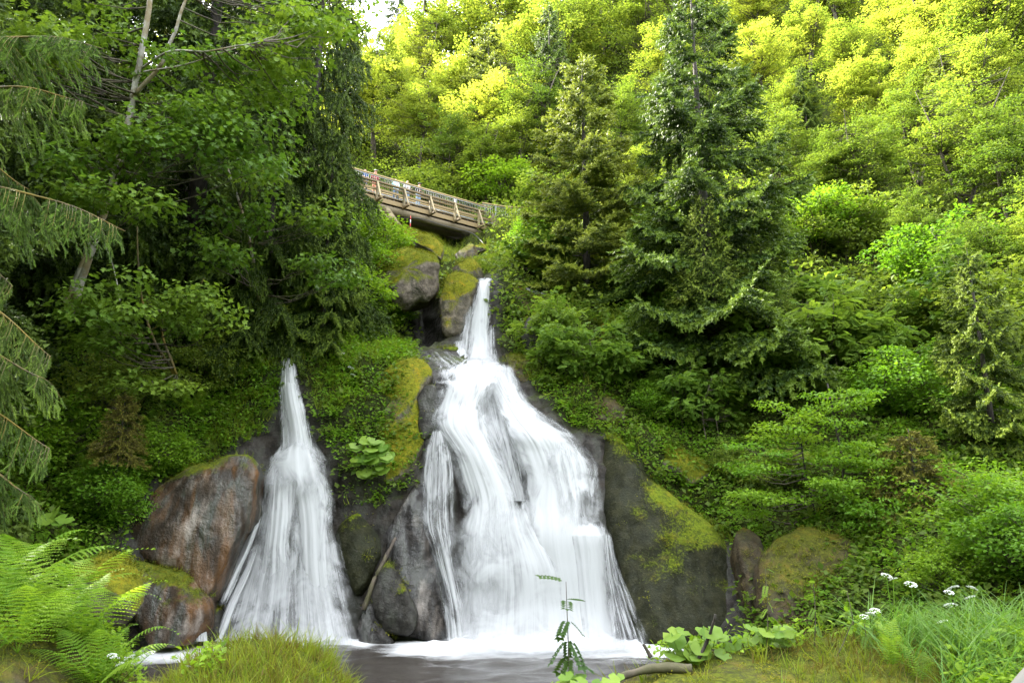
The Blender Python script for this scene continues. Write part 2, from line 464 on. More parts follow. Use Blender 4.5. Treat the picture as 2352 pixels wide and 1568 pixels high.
M['wood_hand'] = mat_plain('yellow_handrail_wood', (0.32, 0.23, 0.095), 0.6, 0.15, 6.0)
M['steel'] = mat_plain('galvanised_steel', (0.30, 0.31, 0.32), 0.5, 0.08, 10.0, 0.3)
M['cable'] = mat_plain('grey_cable', (0.035, 0.034, 0.033), 0.6)
M['red'] = mat_plain('red_paint', (0.45, 0.04, 0.03), 0.5)
M['white'] = mat_plain('white_paint', (0.75, 0.74, 0.72), 0.5, 0.06)
# ------------------------------------------------------------------ the gorge: one sheet of ground
STATIONS = {
 -900: [(1540,12),(1300,14.5),(1000,17),(700,21),(400,27),(200,32)],
 0:    [(1540,17),(1300,18.5),(1100,19.6),(900,21.5),(750,23.5),(600,26.5),(300,36),(120,43)],
 300:  [(1540,20.3),(1440,20.6),(1250,21),(1100,21.6),(1000,22.2),(850,23.4),(750,24.8),(600,28),(300,38),(140,46)],
 560:  [(1540,21.6),(1465,22),(1100,23),(1000,23.5),(850,24.4),(800,25.1),(700,27),(550,32),(400,40),(200,52)],
 655:  [(1540,21.5),(1465,22),(1250,22.6),(1100,23.2),(1020,23.9),(830,24.8),(805,26),(700,28.5),(550,34),(450,42),(220,64)],
 760:  [(1540,21.6),(1465,22),(1250,22.6),(1100,23.2),(950,24.1),(800,26),(700,29),(600,34),(530,40),(490,47),(300,72),(240,82)],
 880:  [(1540,21.4),(1465,22),(1250,22.5),(1100,23.2),(950,24.3),(850,25.2),(780,27),(700,29.5),(600,34),(545,40),(520,46),(490,53),(350,75),(250,95)],
 970:  [(1540,21.2),(1465,22),(1250,22.6),(1000,23.8),(870,25.2),(830,27),(806,28.6),(792,33.5),(700,37),(640,37.6),(570,42),(548,47),(515,54),(300,82),(220,98)],
 1030: [(1540,21.1),(1465,22),(1250,22.6),(1000,23.8),(870,25.2),(830,27),(800,29.0),(700,32),(640,34),(575,42),(556,47),(520,54),(300,80),(180,98)],
 1100: [(1540,21),(1465,22),(1300,22.6),(1100,23.8),(1000,24.6),(900,25.7),(840,26.9),(825,28.4),(800,29.0),(650,30.2),(635,32),(600,38),(575,44),(562,48),(500,56),(300,80),(120,100)],
 1250: [(1540,21.2),(1465,22),(1230,22.8),(1000,23.9),(950,24.7),(850,26.4),(750,28.6),(690,30.6),(600,36),(530,45),(480,52),(400,60),(200,80),(40,98)],
 1400: [(1540,21),(1465,22),(1230,22.6),(1000,24.2),(950,25.2),(850,27),(750,29.5),(650,33),(550,39),(450,48),(300,62),(0,88),(-60,95)],
 1600: [(1540,20),(1465,21),(1250,22.6),(1100,24),(1000,25.2),(850,27.5),(700,31),(550,37),(400,47),(200,62),(0,78),(-150,95)],
 1900: [(1540,17),(1440,18.2),(1250,20.4),(1100,22.2),(900,25.5),(700,31),(500,39),(300,50),(0,68),(-300,90)],
 2352: [(1540,13),(1440,14.5),(1250,17.2),(1000,21),(800,25),(600,31),(400,39),(200,49),(0,61),(-300,80)],
 3250: [(1540,9),(1300,12.5),(1000,17),(700,23),(400,32),(0,48),(-300,65)],
}
_SX = np.array(sorted(STATIONS))
_SP = [np.array(STATIONS[k], float)[::-1] for k in _SX]     # ascending py
_STOP = np.array([p[0, 0] for p in _SP])

def top_py(px):
    return np.interp(px, _SX, _STOP)

def yterr(px, py):
    px = np.asarray(px, float); py = np.asarray(py, float) + 0 * px
    cols = np.stack([np.log(np.interp(py, p[:, 0], p[:, 1])) for p in _SP], 0)     # S x N
    i = np.clip(np.searchsorted(_SX, px) - 1, 0, len(_SX) - 2)
    t = np.clip((px - _SX[i]) / (_SX[i + 1] - _SX[i]), 0, 1)
    t = t * t * (3 - 2 * t) * 0.5 + t * 0.5
    flat = cols.reshape(len(_SX), -1)
    k = np.arange(flat.shape[1])
    ii = i.ravel(); tt = t.ravel()
    return np.exp(flat[ii, k] * (1 - tt) + flat[ii + 1, k] * tt).reshape(px.shape)

def ground_at(px, Y):
    """pixel row where the ground sheet is Y metres away along this column"""
    pys = np.linspace(1540, float(top_py(px)), 500)
    ys = yterr(np.full(500, float(px)), pys)
    ys = np.maximum.accumulate(ys)
    return float(np.interp(Y, ys, pys))

WET = [(640,812),(676,812),(735,1000),(775,1050),(800,1160),(880,1160),(950,1100),(975,1000),(962,900),(950,810),(930,700),(1000,690),(1095,640),(1140,640),(1155,800),(1215,870),(1290,975),(1385,990),(1480,1095),(1680,1250),(1760,1500),(300,1500),(270,1230),(350,1110),(480,1060),(600,1000),(630,950)]

cols = np.concatenate([np.arange(-900, 0, 30), np.arange(0, 2360, 11), np.arange(2380, 3260, 30)]).astype(float)
NR = 190
tt = np.linspace(0, 1, NR)
PX = np.repeat(cols[None], NR, 0)
TOP = top_py(cols)
PY = 1540 + (TOP[None] - 1540) * tt[:, None]
YY = yterr(PX, PY)
TV = PN(PX, PY, YY)
gx = np.gradient(TV, axis=1); gy = np.gradient(TV, axis=0)
TN = norm(np.cross(gx, gy))
wet_mask = inpoly(PX, PY, WET)
def blur(a, n):
    for _ in range(n):
        b = np.pad(a, 1, mode='edge')
        a = (b[1:-1, 1:-1] * 2 + b[:-2, 1:-1] + b[2:, 1:-1] + b[1:-1, :-2] + b[1:-1, 2:]) / 6
    return a
wetf = blur(wet_mask.astype(float), 3)
amp = (0.55 * (1 - wetf) + 0.16 * wetf) * np.clip(YY / 25, 0.6, 2.2)
ridg = 1 - np.abs(fbm(TV * 0.55, 3, 3))
disp = amp * (fbm(TV * 0.38, 4, 1) + 0.5 * (ridg - 0.6)) + 0.10 * fbm(TV * 1.9, 3, 9)
TV = TV + TN * disp[..., None]
back = TV[-1].copy(); back[:, 1] += 25; back[:, 2] -= 25
TVf = np.concatenate([TV.reshape(-1, 3), back])
nr, nc = NR + 1, len(cols)
ii, jj = np.meshgrid(np.arange(nr - 1), np.arange(nc - 1), indexing='ij')
a = (ii * nc + jj).ravel()
TF = np.stack([a, a + 1, a + nc + 1, a + nc], -1)
rockattr = np.concatenate([np.clip(wetf * 1.2 + smooth(0.55, 0.25, TN[..., 2]) * (YY < 26.5) * 0.8, 0, 1).ravel(), np.zeros(nc)])
hill = link('hillside', mesh_np('hillside', TVf, TF, M['hill'], True, {'rocky': rockattr}))
tag(hill, 'steep wooded gorge side of dark soil and wet rock', None, None, 'structure')

ground = link('ground', mesh_np('ground', np.array([(-500, -400, -1.6), (500, -400, -1.6), (500, 700, -1.6), (-500, 700, -1.6)], float), np.array([(0, 1, 2, 3)]), M['hill'], False, {'rocky': np.zeros(4)}))
tag(ground, 'valley floor around the gorge', None, None, 'structure')

# unseen wooded slope added behind the viewer to cut low sky light
th_ = np.linspace(math.radians(172), math.radians(368), 90); rr_ = np.linspace(0, 1, 16)
TH, RR = np.meshgrid(th_, rr_)
rad_ = 17 + 62 * RR
OX, OY = rad_ * np.cos(TH), 2 + rad_ * np.sin(TH)
OZ = -1.4 + 44 * RR ** .9
OZ = OZ + 3.0 * fbm(np.stack([OX, OY, 0 * OX], -1) * .09, 4, 31) * smooth(0, .15, RR)
ii, jj = np.meshgrid(np.arange(15), np.arange(89), indexing='ij'); a = (ii * 90 + jj).ravel()
m, nt = mat_new('added_slope_green'); pos = nd(nt, 'ShaderNodeNewGeometry', out=0)
p = nd(nt, 'ShaderNodeBsdfPrincipled', {'Base Color': mixc(nt, sstep(nt, noise(nt, pos, .5, 6, .7), .4, .6), (0.012, 0.024, 0.008), (0.045, 0.085, 0.016)), 'Roughness': 0.9})
nd(nt, 'ShaderNodeOutputMaterial', {0: p}, out=None)
opp = link('added_back_slope', mesh_np('added_back_slope', np.stack([OX, OY, OZ], -1).reshape(-1, 3), np.stack([a, a + 1, a + 91, a + 90], -1), m, True))
tag(opp, 'unseen wooded slope added behind the viewer to cut low sky light', None, None, 'structure')

# ------------------------------------------------------------------ near bank
SIL = np.array([(-1200,1200),(-400,1270),(0,1390),(150,1425),(260,1455),(330,1505),(380,1570),(470,1590),(525,1560),(560,1500),(610,1475),(690,1470),(760,1482),(800,1515),(830,1600),(1000,1640),(1330,1625),(1395,1575),(1450,1535),(1530,1515),(1640,1512),(1760,1490),(1850,1478),(1960,1482),(2080,1470),(2180,1480),(2260,1500),(2320,1500),(2400,1470),(2800,1380),(3600,1250)], float)
YS = 9.0
bx = np.linspace(-16, 17, 220); by = np.concatenate([np.linspace(-8, 5, 8), np.linspace(5.3, 13.5, 70)])
BX, BY = np.meshgrid(bx, by)
pxs = IW / 2 + FPX * BX / (YS * 1.06)
pys = np.interp(pxs, SIL[:, 0], SIL[:, 1])
zs = PN(pxs, pys, np.full(pxs.shape, YS))[..., 2]
zs = blur(zs, 2)
front = np.clip((YS - BY) / 4.0, 0, 1)
BZ = np.where(BY <= YS, zs * (1 - front ** 1.5) + 1.15 * front ** 1.5, zs - 1.0 * smooth(0, 3.6, BY - YS) * (zs + 1.2))
pp = np.stack([BX, BY, BZ * 0], -1)
BZ = BZ + 0.10 * fbm(pp * 1.6, 4, 5) * smooth(13, 9, BY) + 0.03 * fbm(pp * 6, 2, 8)
BV = np.stack([BX, BY, BZ], -1)
nrb, ncb = BX.shape
ii, jj = np.meshgrid(np.arange(nrb - 1), np.arange(ncb - 1), indexing='ij')
a = (ii * ncb + jj).ravel()
BF = np.stack([a, a + 1, a + ncb + 1, a + ncb], -1)
bank = link('near_bank', mesh_np('near_bank', BV.reshape(-1, 3), BF, M['bank'], True))
tag(bank, 'mossy near bank of the pool', None, None, 'structure')
def bank_z(x, y):
    i = int(np.clip(np.searchsorted(by, y), 1, nrb - 1)); j = int(np.clip(np.searchsorted(bx, x), 1, ncb - 1))
    u = (x - bx[j - 1]) / (bx[j] - bx[j - 1]); v = (y - by[i - 1]) / (by[i] - by[i - 1])
    return float((BZ[i - 1, j - 1] * (1 - u) + BZ[i - 1, j] * u) * (1 - v) + (BZ[i, j - 1] * (1 - u) + BZ[i, j] * u) * v)

# ------------------------------------------------------------------ boulders
BVHS = []           # (verts, faces) of everything plants can stand on
BVHS.append((TVf, TF)); BVHS.append((BV.reshape(-1, 3), BF))

def boulder(label, outline, ytop, ybot, bulge, back, mat, amp=0.10, freq=0.9, seed=1, name='boulder', cat='boulder', flat=0.75, group=None, n_th=72, facet=(.78, .95)):
    o = np.array(outline, float)
    cen = o.mean(0)
    cl = np.concatenate([o, o[:1]])
    # dense closed outline
    dense = curve_pts(np.concatenate([o[-1:], o, o[:2]]), 600)
    k = 600 // (len(o) + 2)
    ang = np.arctan2(dense[:, 1] - cen[1], dense[:, 0] - cen[0]); rad = np.hypot(dense[:, 0] - cen[0], dense[:, 1] - cen[1])
    nb = n_th
    th = np.linspace(-math.pi, math.pi, nb, endpoint=False)
    order = np.argsort(ang)
    R = np.interp(th, ang[order], rad[order], period=2 * math.pi)
    pmin, pmax = o[:, 1].min(), o[:, 1].max()
    ph = np.concatenate([np.linspace(0.0, 0.5, 17), np.linspace(0.5, 1.0, 12)[1:]]) * math.pi     # front pole .. back pole
    verts = []
    for p in ph:
        r = math.sin(p) ** flat if 0 < p < math.pi - 1e-6 else 0.0
        b = math.cos(p)
        b = -bulge * abs(b) ** 0.8 if b > 0 else back * abs(b)
        px = cen[0] + R * np.cos(th) * r; py = cen[1] + R * np.sin(th) * r
        Y0 = ytop + (ybot - ytop) * (py - pmin) / (pmax - pmin)
        Yc = Y0 + b
        # silhouette stays on its own plane: scale set by the rim's distance
        q = PN(px, py, Y0); q[:, 1] += b
        q[:, 2] += 0
        verts.append(q)
    V = np.concatenate(verts)
    nph = len(ph)
    ii, jj = np.meshgrid(np.arange(nph - 1), np.arange(nb), indexing='ij')
    a = ii * nb + jj; b2 = ii * nb + (jj + 1) % nb
    F = np.stack([a, a + nb, b2 + nb, b2], -1).reshape(-1, 4)
    cw = V.mean(0)
    nrm = norm(V - cw)
    q = V + seed * 11.7
    d = amp * (fbm(q * freq, 4, seed) + 0.6 * (0.55 - np.abs(fbm(q * freq * 0.8, 2, seed + 5)))) + amp * 0.18 * fbm(q * freq * 5, 3, seed + 2)
    V = V + nrm * d[:, None]
    rb = np.random.default_rng(seed * 7 + 3)          # broken flat faces
    cw = V.mean(0)
    for _ in range(16):
        nk = norm(rb.normal(size=3)); pj = (V - cw) @ nk
        mx = pj.max() * rb.uniform(*facet)
        V = V - nk[None] * (np.maximum(0, pj - mx) * .9)[:, None]
    st_ = fbm(V * np.array([.6, .6, 2.2]) + seed, 3, seed + 9)
    V = V + nrm * (amp * .45 * (np.floor(st_ * 2.5) / 2.5 - st_ * .4))[:, None]
    me = mesh_np(name, V, F, mat, True)
    me.validate()
    # poles collapse to rings of identical points: merge
    bm = bmesh.new(); bm.from_mesh(me)
    bmesh.ops.remove_doubles(bm, verts=bm.verts, dist=0.004)
    p0 = Vector(V[0]); rp_ = .30 * float(np.ptp(V, axis=0).max()) * .5
    for _ in range(10):
        bmesh.ops.smooth_vert(bm, verts=[v for v in bm.verts if (v.co - p0).length < rp_], factor=0.5, use_axis_x=True, use_axis_y=True, use_axis_z=True)
    bmesh.ops.recalc_face_normals(bm, faces=bm.faces)
    bm.to_mesh(me); bm.free()
    cb = V.mean(0); cb[2] = V[:, 2].min()
    me.transform(Matrix.Translation(-Vector(cb)))
    ob = link(name, me, None, Vector(cb))
    tag(ob, label, cat, group)
    BVHS.append((V, F))
    return ob

boulder('huge overhanging boulder with moss top and bare pinkish right face below the bridge',
        [(862,590),(900,572),(945,566),(990,570),(1004,592),(1006,640),(997,688),(960,702),(915,716),(880,700),(858,650)], 31.4, 30.6, 1.1, 2.0, M['rock_pink'], 0.16, 0.9, 3)
boulder('mossy boulder left of the uppermost fall beside the black cave',
        [(1010,650),(1035,630),(1080,628),(1104,650),(1092,690),(1072,745),(1052,795),(1022,800),(1012,730)], 30.6, 29.6, 0.6, 1.6, M['rock_moss'], 0.10, 1.1, 4)
boulder('yellow moss covered boulder above the crest of the uppermost fall',
        [(1036,622),(1060,600),(1085,598),(1108,618),(1114,642),(1060,644)], 31.6, 31.0, 0.5, 1.2, M['rock_moss'], 0.08, 1.2, 5)
boulder('dark wet boulder right of the uppermost fall under the thin side stream',
        [(1132,668),(1170,652),(1225,672),(1275,690),(1265,730),(1215,770),(1175,810),(1146,815),(1136,750)], 30.8, 29.2, 0.35, 1.8, M['rock_brown'], 0.12, 1.0, 6)
boulder('grassy dark rock at the right foot of the uppermost fall',
        [(1152,842),(1172,815),(1205,812),(1222,850),(1238,900),(1215,915),(1185,872)], 27.6, 26.0, 0.4, 1.2, M['rock_brown'], 0.09, 1.4, 7)
boulder('small flat mossy rock left of the foot of the uppermost fall',
        [(985,806),(1010,797),(1045,797),(1062,808),(1058,822),(1020,818)], 28.6, 28.2, 0.25, 0.6, M['rock_slab'], 0.05, 2.0, 8)
boulder('large yellow mossy rock hump between the two falls',
        [(790,1010),(800,950),(830,895),(880,850),(925,825),(965,818),(988,840),(992,872),(968,905),(966,960),(985,1000),(980,1040),(955,1075),(925,1115),(880,1130),(830,1110),(800,1060)], 25.4, 23.2, 0.45, 1.6, M['rock_moss'], 0.13, 1.1, 9, facet=(.88, .99))
boulder('dark ledge rock behind the left edge of the main fall',
        [(955,885),(985,875),(1005,890),(1015,950),(1010,1000),(985,1030),(965,1010),(960,940)], 24.6, 23.7, 0.25, 1.0, M['rock_dark'], 0.07, 1.4, 10)
boulder('tall wet grey rock face between the falls left of the main fall',
        [(885,1215),(905,1160),(935,1125),(965,1108),(980,1140),(985,1215),(1005,1290),(1022,1370),(1032,1478),(985,1485),(930,1478),(905,1400),(885,1320)], 23.2, 21.9, 0.35, 1.4, M['rock_wet'], 0.10, 1.3, 11, facet=(.85, .98))
boulder('dark wet rock with green algae beside the right edge of the left fall',
        [(772,1200),(800,1178),(850,1185),(880,1205),(890,1245),(862,1310),(838,1370),(822,1400),(806,1350),(782,1290)], 23.0, 22.0, 0.35, 1.2, M['rock_slab'], 0.08, 1.4, 12)
boulder('black mossy block leaning at the waterline between the falls',
        [(862,1310),(895,1290),(925,1330),(950,1385),(962,1465),(925,1470),(880,1440),(862,1380)], 22.0, 21.5, 0.35, 0.9, M['rock_dark'], 0.07, 1.6, 13)
boulder('low glistening wet rock at the waterline right of the left fall',
        [(825,1410),(850,1370),(875,1400),(890,1445),(905,1485),(850,1492),(822,1475)], 21.9, 21.5, 0.25, 0.7, M['rock_wet'], 0.05, 2.0, 14)
boulder('big wet rock face with orange streaks and painted pale reflections left of the left fall',
        [(272,1240),(300,1190),(350,1130),(410,1085),(480,1058),(540,1040),(590,1040),(604,1075),(588,1140),(566,1220),(540,1290),(505,1350),(470,1390),(445,1345),(400,1310),(330,1285)], 21.9, 20.9, 0.5, 2.0, M['rock_orange'], 0.14, 0.9, 15, facet=(.88, .99))
boulder('lower wet rock with orange stain at the left edge of the pool',
        [(275,1290),(310,1285),(380,1305),(440,1330),(475,1385),(490,1440),(470,1482),(400,1490),(345,1482),(315,1400),(288,1340)], 20.9, 20.2, 0.5, 1.5, M['rock_orange'], 0.10, 1.2, 16)
boulder('small dark rock splitting the trickle at the left fall foot',
        [(462,1440),(480,1405),(502,1400),(508,1440),(495,1478),(468,1478)], 21.4, 21.0, 0.25, 0.6, M['rock_dark'], 0.05, 2.0, 17)
boulder('huge dark smooth rock dome with bright moss crest right of the main fall',
        [(1388,985),(1412,985),(1445,1040),(1490,1095),(1560,1150),(1630,1205),(1668,1245),(1688,1300),(1705,1380),(1728,1470),(1640,1492),(1540,1488),(1470,1480),(1435,1400),(1410,1300),(1392,1220),(1380,1110)], 24.6, 20.8, 0.75, 2.4, M['rock_slab'], 0.10, 0.7, 18, n_th=96, facet=(.93, 1.0))
boulder('narrow moss covered rock rib right of the dark dome',
        [(1682,1232),(1715,1205),(1748,1215),(1760,1270),(1756,1350),(1762,1440),(1752,1490),(1728,1485),(1718,1400),(1698,1310)], 20.8, 19.6, 0.35, 1.4, M['rock_brown'], 0.09, 1.2, 19)
boulder('broad brown mossy rock under the overhanging beech branches',
        [(1752,1265),(1800,1225),(1880,1212),(1960,1240),(2020,1290),(2070,1360),(2090,1450),(2060,1500),(1930,1505),(1800,1500),(1750,1495),(1746,1380)], 20.4, 18.0, 0.55, 1.8, M['rock_brown'], 0.14, 0.9, 20)
boulder('grey bare rock outcrop behind the crest of the dark dome',
        [(1475,1025),(1510,1010),(1570,1030),(1622,1060),(1630,1100),(1590,1115),(1530,1090),(1490,1065)], 24.8, 24.0, 0.4, 1.4, M['rock_pink'], 0.12, 1.3, 21)
boulder('round boulder with mossy cap in front of the left fern bank',
        [(165,1330),(195,1295),(235,1278),(275,1288),(305,1325),(318,1380),(300,1425),(240,1435),(185,1410)], 16.2, 15.8, 0.5, 1.0, M['rock_moss'], 0.08, 1.5, 22)
boulder('grassy rock mound left under the bridge',
        [(868,545),(885,522),(920,520),(965,532),(1005,555),(1035,590),(1028,612),(990,585),(930,572),(880,575)], 38.0, 36.0, 0.8, 2.0, M['rock_moss'], 0.22, 0.8, 23)
boulder('brown cracked boulder under the right bridge end',
        [(1044,592),(1060,572),(1085,560),(1098,580),(1092,604),(1070,615),(1048,618)], 40.0, 39.0, 0.8, 1.4, M['rock_brown'], 0.14, 1.0, 24)
boulder('pale rounded boulder just right of the bridge abutment',
        [(1108,598),(1120,585),(1138,588),(1142,606),(1132,618),(1112,615)], 38.0, 37.5, 0.5, 0.9, M['rock_pink'], 0.08, 1.4, 25)
boulder('flat pale stone slab below the palisade at the bridge end',
        [(1078,572),(1092,566),(1124,568),(1128,578),(1104,582),(1082,580)], 42.0, 41.5, 0.5, 0.8, M['rock_pink'], 0.06, 1.6, 26)
boulder('mossy root covered rock step under the yellow green spruce',
        [(1290,760),(1330,735),(1400,730),(1460,750),(1480,790),(1440,815),(1360,812),(1300,800)], 29.0, 28.0, 0.5, 1.6, M['rock_moss'], 0.18, 0.9, 27)
boulder('dark rounded rock half hidden by rowan shrubs right of the cascade',
        [(1200,760),(1225,730),(1262,735),(1285,775),(1275,825),(1235,830),(1205,800)], 28.0, 27.4, 0.5, 1.2, M['rock_dark'], 0.09, 1.2, 28)
boulder('low brown rock on the slope right of the main cascade',
        [(1345,925),(1380,905),(1425,920),(1440,955),(1410,985),(1370,975)], 25.8, 25.0, 0.4, 1.2, M['rock_brown'], 0.10, 1.3, 29)
BVHS_EARLY = list(BVHS)

# ------------------------------------------------------------------ pool
NX, NY = 150, 110
wx = np.linspace(-16, 12, NX); wy = np.linspace(9.6, 24.5, NY)
WX, WY = np.meshgrid(wx, wy)
def seg_d(x, y, ax, ay, bx_, by_):
    dx, dy = bx_ - ax, by_ - ay
    t = np.clip(((x - ax) * dx + (y - ay) * dy) / (dx * dx + dy * dy), 0, 1)
    return np.hypot(x - ax - t * dx, y - ay - t * dy)
def w0(px, py): 
    Y = solve_y(px, py, 0.0); v = P(px, py, Y); return v.x, v.y
fa, fb = w0(1010, 1484), w0(1480, 1484)
d1 = seg_d(WX, WY, *fa, *fb)
la, lb = w0(500, 1476), w0(820, 1474)
d2 = seg_d(WX, WY, *la, *lb)
ka, kb = w0(380, 1490), w0(520, 1490)
d3 = seg_d(WX, WY, *ka, *kb)
foam = np.maximum(np.maximum(smooth(2.3, 0.1, d1), 0.9 * smooth(1.1, 0.0, d2)), 1.2 * smooth(2.4, 0.4, d3))
pw = np.stack([WX, WY * 1.8, 0 * WX], -1)
WZ = 0.035 * fbm(pw * 0.9, 3, 4) + 0.02 * fbm(pw * 3, 3, 6) + 0.20 * smooth(0.9, 0.0, d1) * (0.7 + 0.6 * fbm(pw * 1.4, 3, 2)) + 0.05 * smooth(0.6, 0, d2)
m, nt = mat_new('pool_water')
pos = nd(nt, 'ShaderNodeNewGeometry', out=0)
mp = nd(nt, 'ShaderNodeMapping', {'Vector': pos, 'Scale': (0.55, 1.5, 1)})
n1 = noise(nt, mp, 1.6, 6, 0.65, 0.8); n2 = noise(nt, mp, 5.0, 5, 0.6, 0.5)
fo = nd(nt, 'ShaderNodeAttribute', out=2, attribute_name='foam')
k = mth(nt, 'ADD', mth(nt, 'MULTIPLY', fo, 1.7), mth(nt, 'MULTIPLY', mth(nt, 'SUBTRACT', n1, 0.52), 1.5))
k = mth(nt, 'ADD', k, mth(nt, 'MULTIPLY', mth(nt, 'SUBTRACT', n2, 0.5), 0.5))
mask = sstep(nt, k, 0.05, 1.15)
deep = mixc(nt, n1, (0.020, 0.017, 0.014), (0.050, 0.044, 0.038))
colw = mixc(nt, mask, deep, (0.48, 0.485, 0.49))
rg = nd(nt, 'ShaderNodeMapRange', {0: mask, 1: 0.0, 2: 1.0, 3: 0.16, 4: 0.6})
bp = nd(nt, 'ShaderNodeBump', {'Strength': 0.35, 'Distance': 0.06, 'Height': mth(nt, 'ADD', n1, mth(nt, 'MULTIPLY', n2, 0.4))})
p = nd(nt, 'ShaderNodeBsdfPrincipled', {'Base Color': colw, 'Roughness': rg, 'Normal': bp, 'IOR': 1.33})
nd(nt, 'ShaderNodeOutputMaterial', {0: p}, out=None)
M['pool'] = m
ii, jj = np.meshgrid(np.arange(NY - 1), np.arange(NX - 1), indexing='ij')
a = (ii * NX + jj).ravel()
pool = link('pool_water', mesh_np('pool_water', np.stack([WX, WY, WZ], -1).reshape(-1, 3), np.stack([a, a + 1, a + NX + 1, a + NX], -1), M['pool'], True, {'foam': foam.ravel()}))
tag(pool, 'dark churning pool with white foam below the falls', None, None, 'structure')

# ------------------------------------------------------------------ falling water
def strand(parent, name, rows, mat, off=0.30, bulge=0.25, nu=36, nv=100, dens=None, edge=0.32, ripple=0.022, seed=0, top_fade=0.03, bot_fade=0.0, jit=4.0):
    """rows: (lx, ly, rx, ry[, Y]) from top to bottom in photo pixels; Y defaults to just in front of the rock"""
    r = np.array([tuple(q) + ((0,) if len(q) == 4 else ()) for q in rows], float)
    for q in r:
        if q[4] <= 0:
            o_ = off if q[4] == 0 else -q[4]
            xs = np.linspace(q[0], q[2], 9); ys = np.linspace(q[1], q[3], 9)
            q[4] = np.min(yterr(xs, ys)) - o_
    for i in range(len(r) - 2, -1, -1):
        pass
    c = curve_pts(r, nv)
    vv = np.linspace(0, 1, nv) * np.hypot(r[-1, 0] - r[0, 0], r[-1, 1] - r[0, 1])
    ja = np.minimum(jit, .12 * np.abs(c[:, 2] - c[:, 0]))
    for q_, k_ in ((0, 1), (2, 5)):
        nz_ = np.stack([vv / 95 + seed * 5.1, vv * 0 + k_, vv * 0], -1)
        c[:, q_] += ja * fbm(nz_, 2, seed + k_) * np.clip(np.linspace(0, 1, nv) * 8, 0, 1)
    u = np.linspace(0, 1, nu)
    U, Vv = np.meshgrid(u, np.linspace(0, 1, nv))
    px = c[:, None, 0] * (1 - U) + c[:, None, 2] * U
    py = c[:, None, 1] * (1 - U) + c[:, None, 3] * U
    Y = c[:, None, 4] - bulge * np.sin(math.pi * U) ** 0.7
    Y = Y - ripple * (vnoise(np.stack([U * 14 + seed, Vv * 2.0, 0 * U + seed], -1), seed) + 0.6 * vnoise(np.stack([U * 34, Vv * 3 + seed, 0 * U], -1), seed + 3))
    V = PN(px, py, Y)
    L = np.concatenate([[0], np.cumsum(np.linalg.norm(np.diff(V[:, nu // 2], axis=0), axis=-1))])
    uv = np.stack([U, np.repeat(L[:, None], nu, 1) * 0.9], -1).reshape(-1, 2)
    uv[:, 0] += seed * 3.37
    e = np.minimum(np.minimum(U, 1 - U) / edge, 1.0)
    tv = np.linspace(0, 1, nv)[:, None]
    e = e * np.clip(tv / max(top_fade, 1e-4), 0, 1)
    if bot_fade: e = e * np.clip((1 - tv) / bot_fade, 0, 1)
    if dens is None: dn = np.ones_like(U)
    else:
        dd = np.array(dens, float)
        dn = np.repeat(np.interp(np.linspace(0, 1, nv), np.linspace(0, 1, len(dd)), dd)[:, None], nu, 1)
    ii, jj = np.meshgrid(np.arange(nv - 1), np.arange(nu - 1), indexing='ij')
    a = (ii * nu + jj).ravel()
    F = np.stack([a, a + nu, a + nu + 1, a + 1], -1)
    return link(name, mesh_np(name, V.reshape(-1, 3), F, mat, True, {'edge': e.ravel(), 'dens': dn.ravel()}, uv), parent)

def R(py, xl, xr, *y): return (xl, py, xr, py) + y

fall = empty('waterfall', P(655, 1465, 22)); fall_inv = Matrix.Translation(-fall.location)
tag(fall, 'fanning left waterfall spreading over dark rock', None, None, 'structure')
fall2 = empty('waterfall', P(1220, 1465, 22))
tag(fall2, 'broad main waterfall cascading in white veils into the pool', None, None, 'structure')
fall3 = empty('waterfall', P(1105, 830, 28))
tag(fall3, 'slender uppermost waterfall dropping from the notch below the bridge', None, None, 'structure')
def S(parent, *a, **k):
    o = strand(None, *a, **k)
    o.data.transform(Matrix.Translation(-parent.location)); o.parent = parent
    return o
# left fall
S(fall, 'water_veil', [R(820,644,674),R(850,642,684),R(900,640,696),R(960,638,710),R(1020,638,722),R(1050,622,735),R(1100,604,764),R(1130,596,770),R(1200,574,776),R(1300,538,794),R(1400,500,820),R(1480,466,850)], M['fall_veil'], dens=[1.6,1.5,1.4,1.15,1.05,1.0,.95], seed=1, nv=220, nu=70, edge=.2)
S(fall, 'water_stream', [R(820,648,668),R(900,648,690),R(1000,652,718),R(1060,645,735),R(1120,650,762),R(1200,665,768),R(1300,670,775),R(1400,680,790),R(1472,690,800)], M['fall_strand'], off=0.42, dens=[1.5,1.4,1.3,1.2,1.1,1.2,1.3], seed=2, nv=200)
S(fall, 'water_stream', [R(1040,625,700),R(1090,608,690),R(1150,600,690),R(1250,585,680),R(1350,570,690),R(1472,560,700)], M['fall_strand'], off=0.40, dens=[1.1,1.0,.8,.7], seed=3, top_fade=.3)
S(fall, 'water_strand', [R(1130,598,612),R(1200,576,600),R(1260,552,580),R(1320,525,552),R(1390,500,522)], M['fall_strand'], off=0.40, dens=[.5,1.2,1.3,1.0], seed=4, edge=.3, top_fade=.3, bot_fade=.1)
S(fall, 'water_strand', [R(1230,585,606),R(1320,550,580),R(1400,515,545),R(1472,488,512)], M['fall_strand'], off=0.42, dens=[.6,1.2,1.2], seed=5, edge=.3, top_fade=.3)
S(fall, 'water_strand', [R(1425,450,478,20.8),R(1445,447,480,20.7),R(1472,445,484,20.5)], M['fall_dense'], seed=6, nv=40, bulge=.1)
S(fall, 'water_burst', [R(1000,645,722),R(1030,624,736),R(1062,606,754),R(1110,598,768),R(1170,592,772)], M['fall_mist'], off=0.50, bulge=.3, dens=[1.0,1.3,1.2,.6], seed=22, nv=60, top_fade=.3, bot_fade=.5, edge=.4)
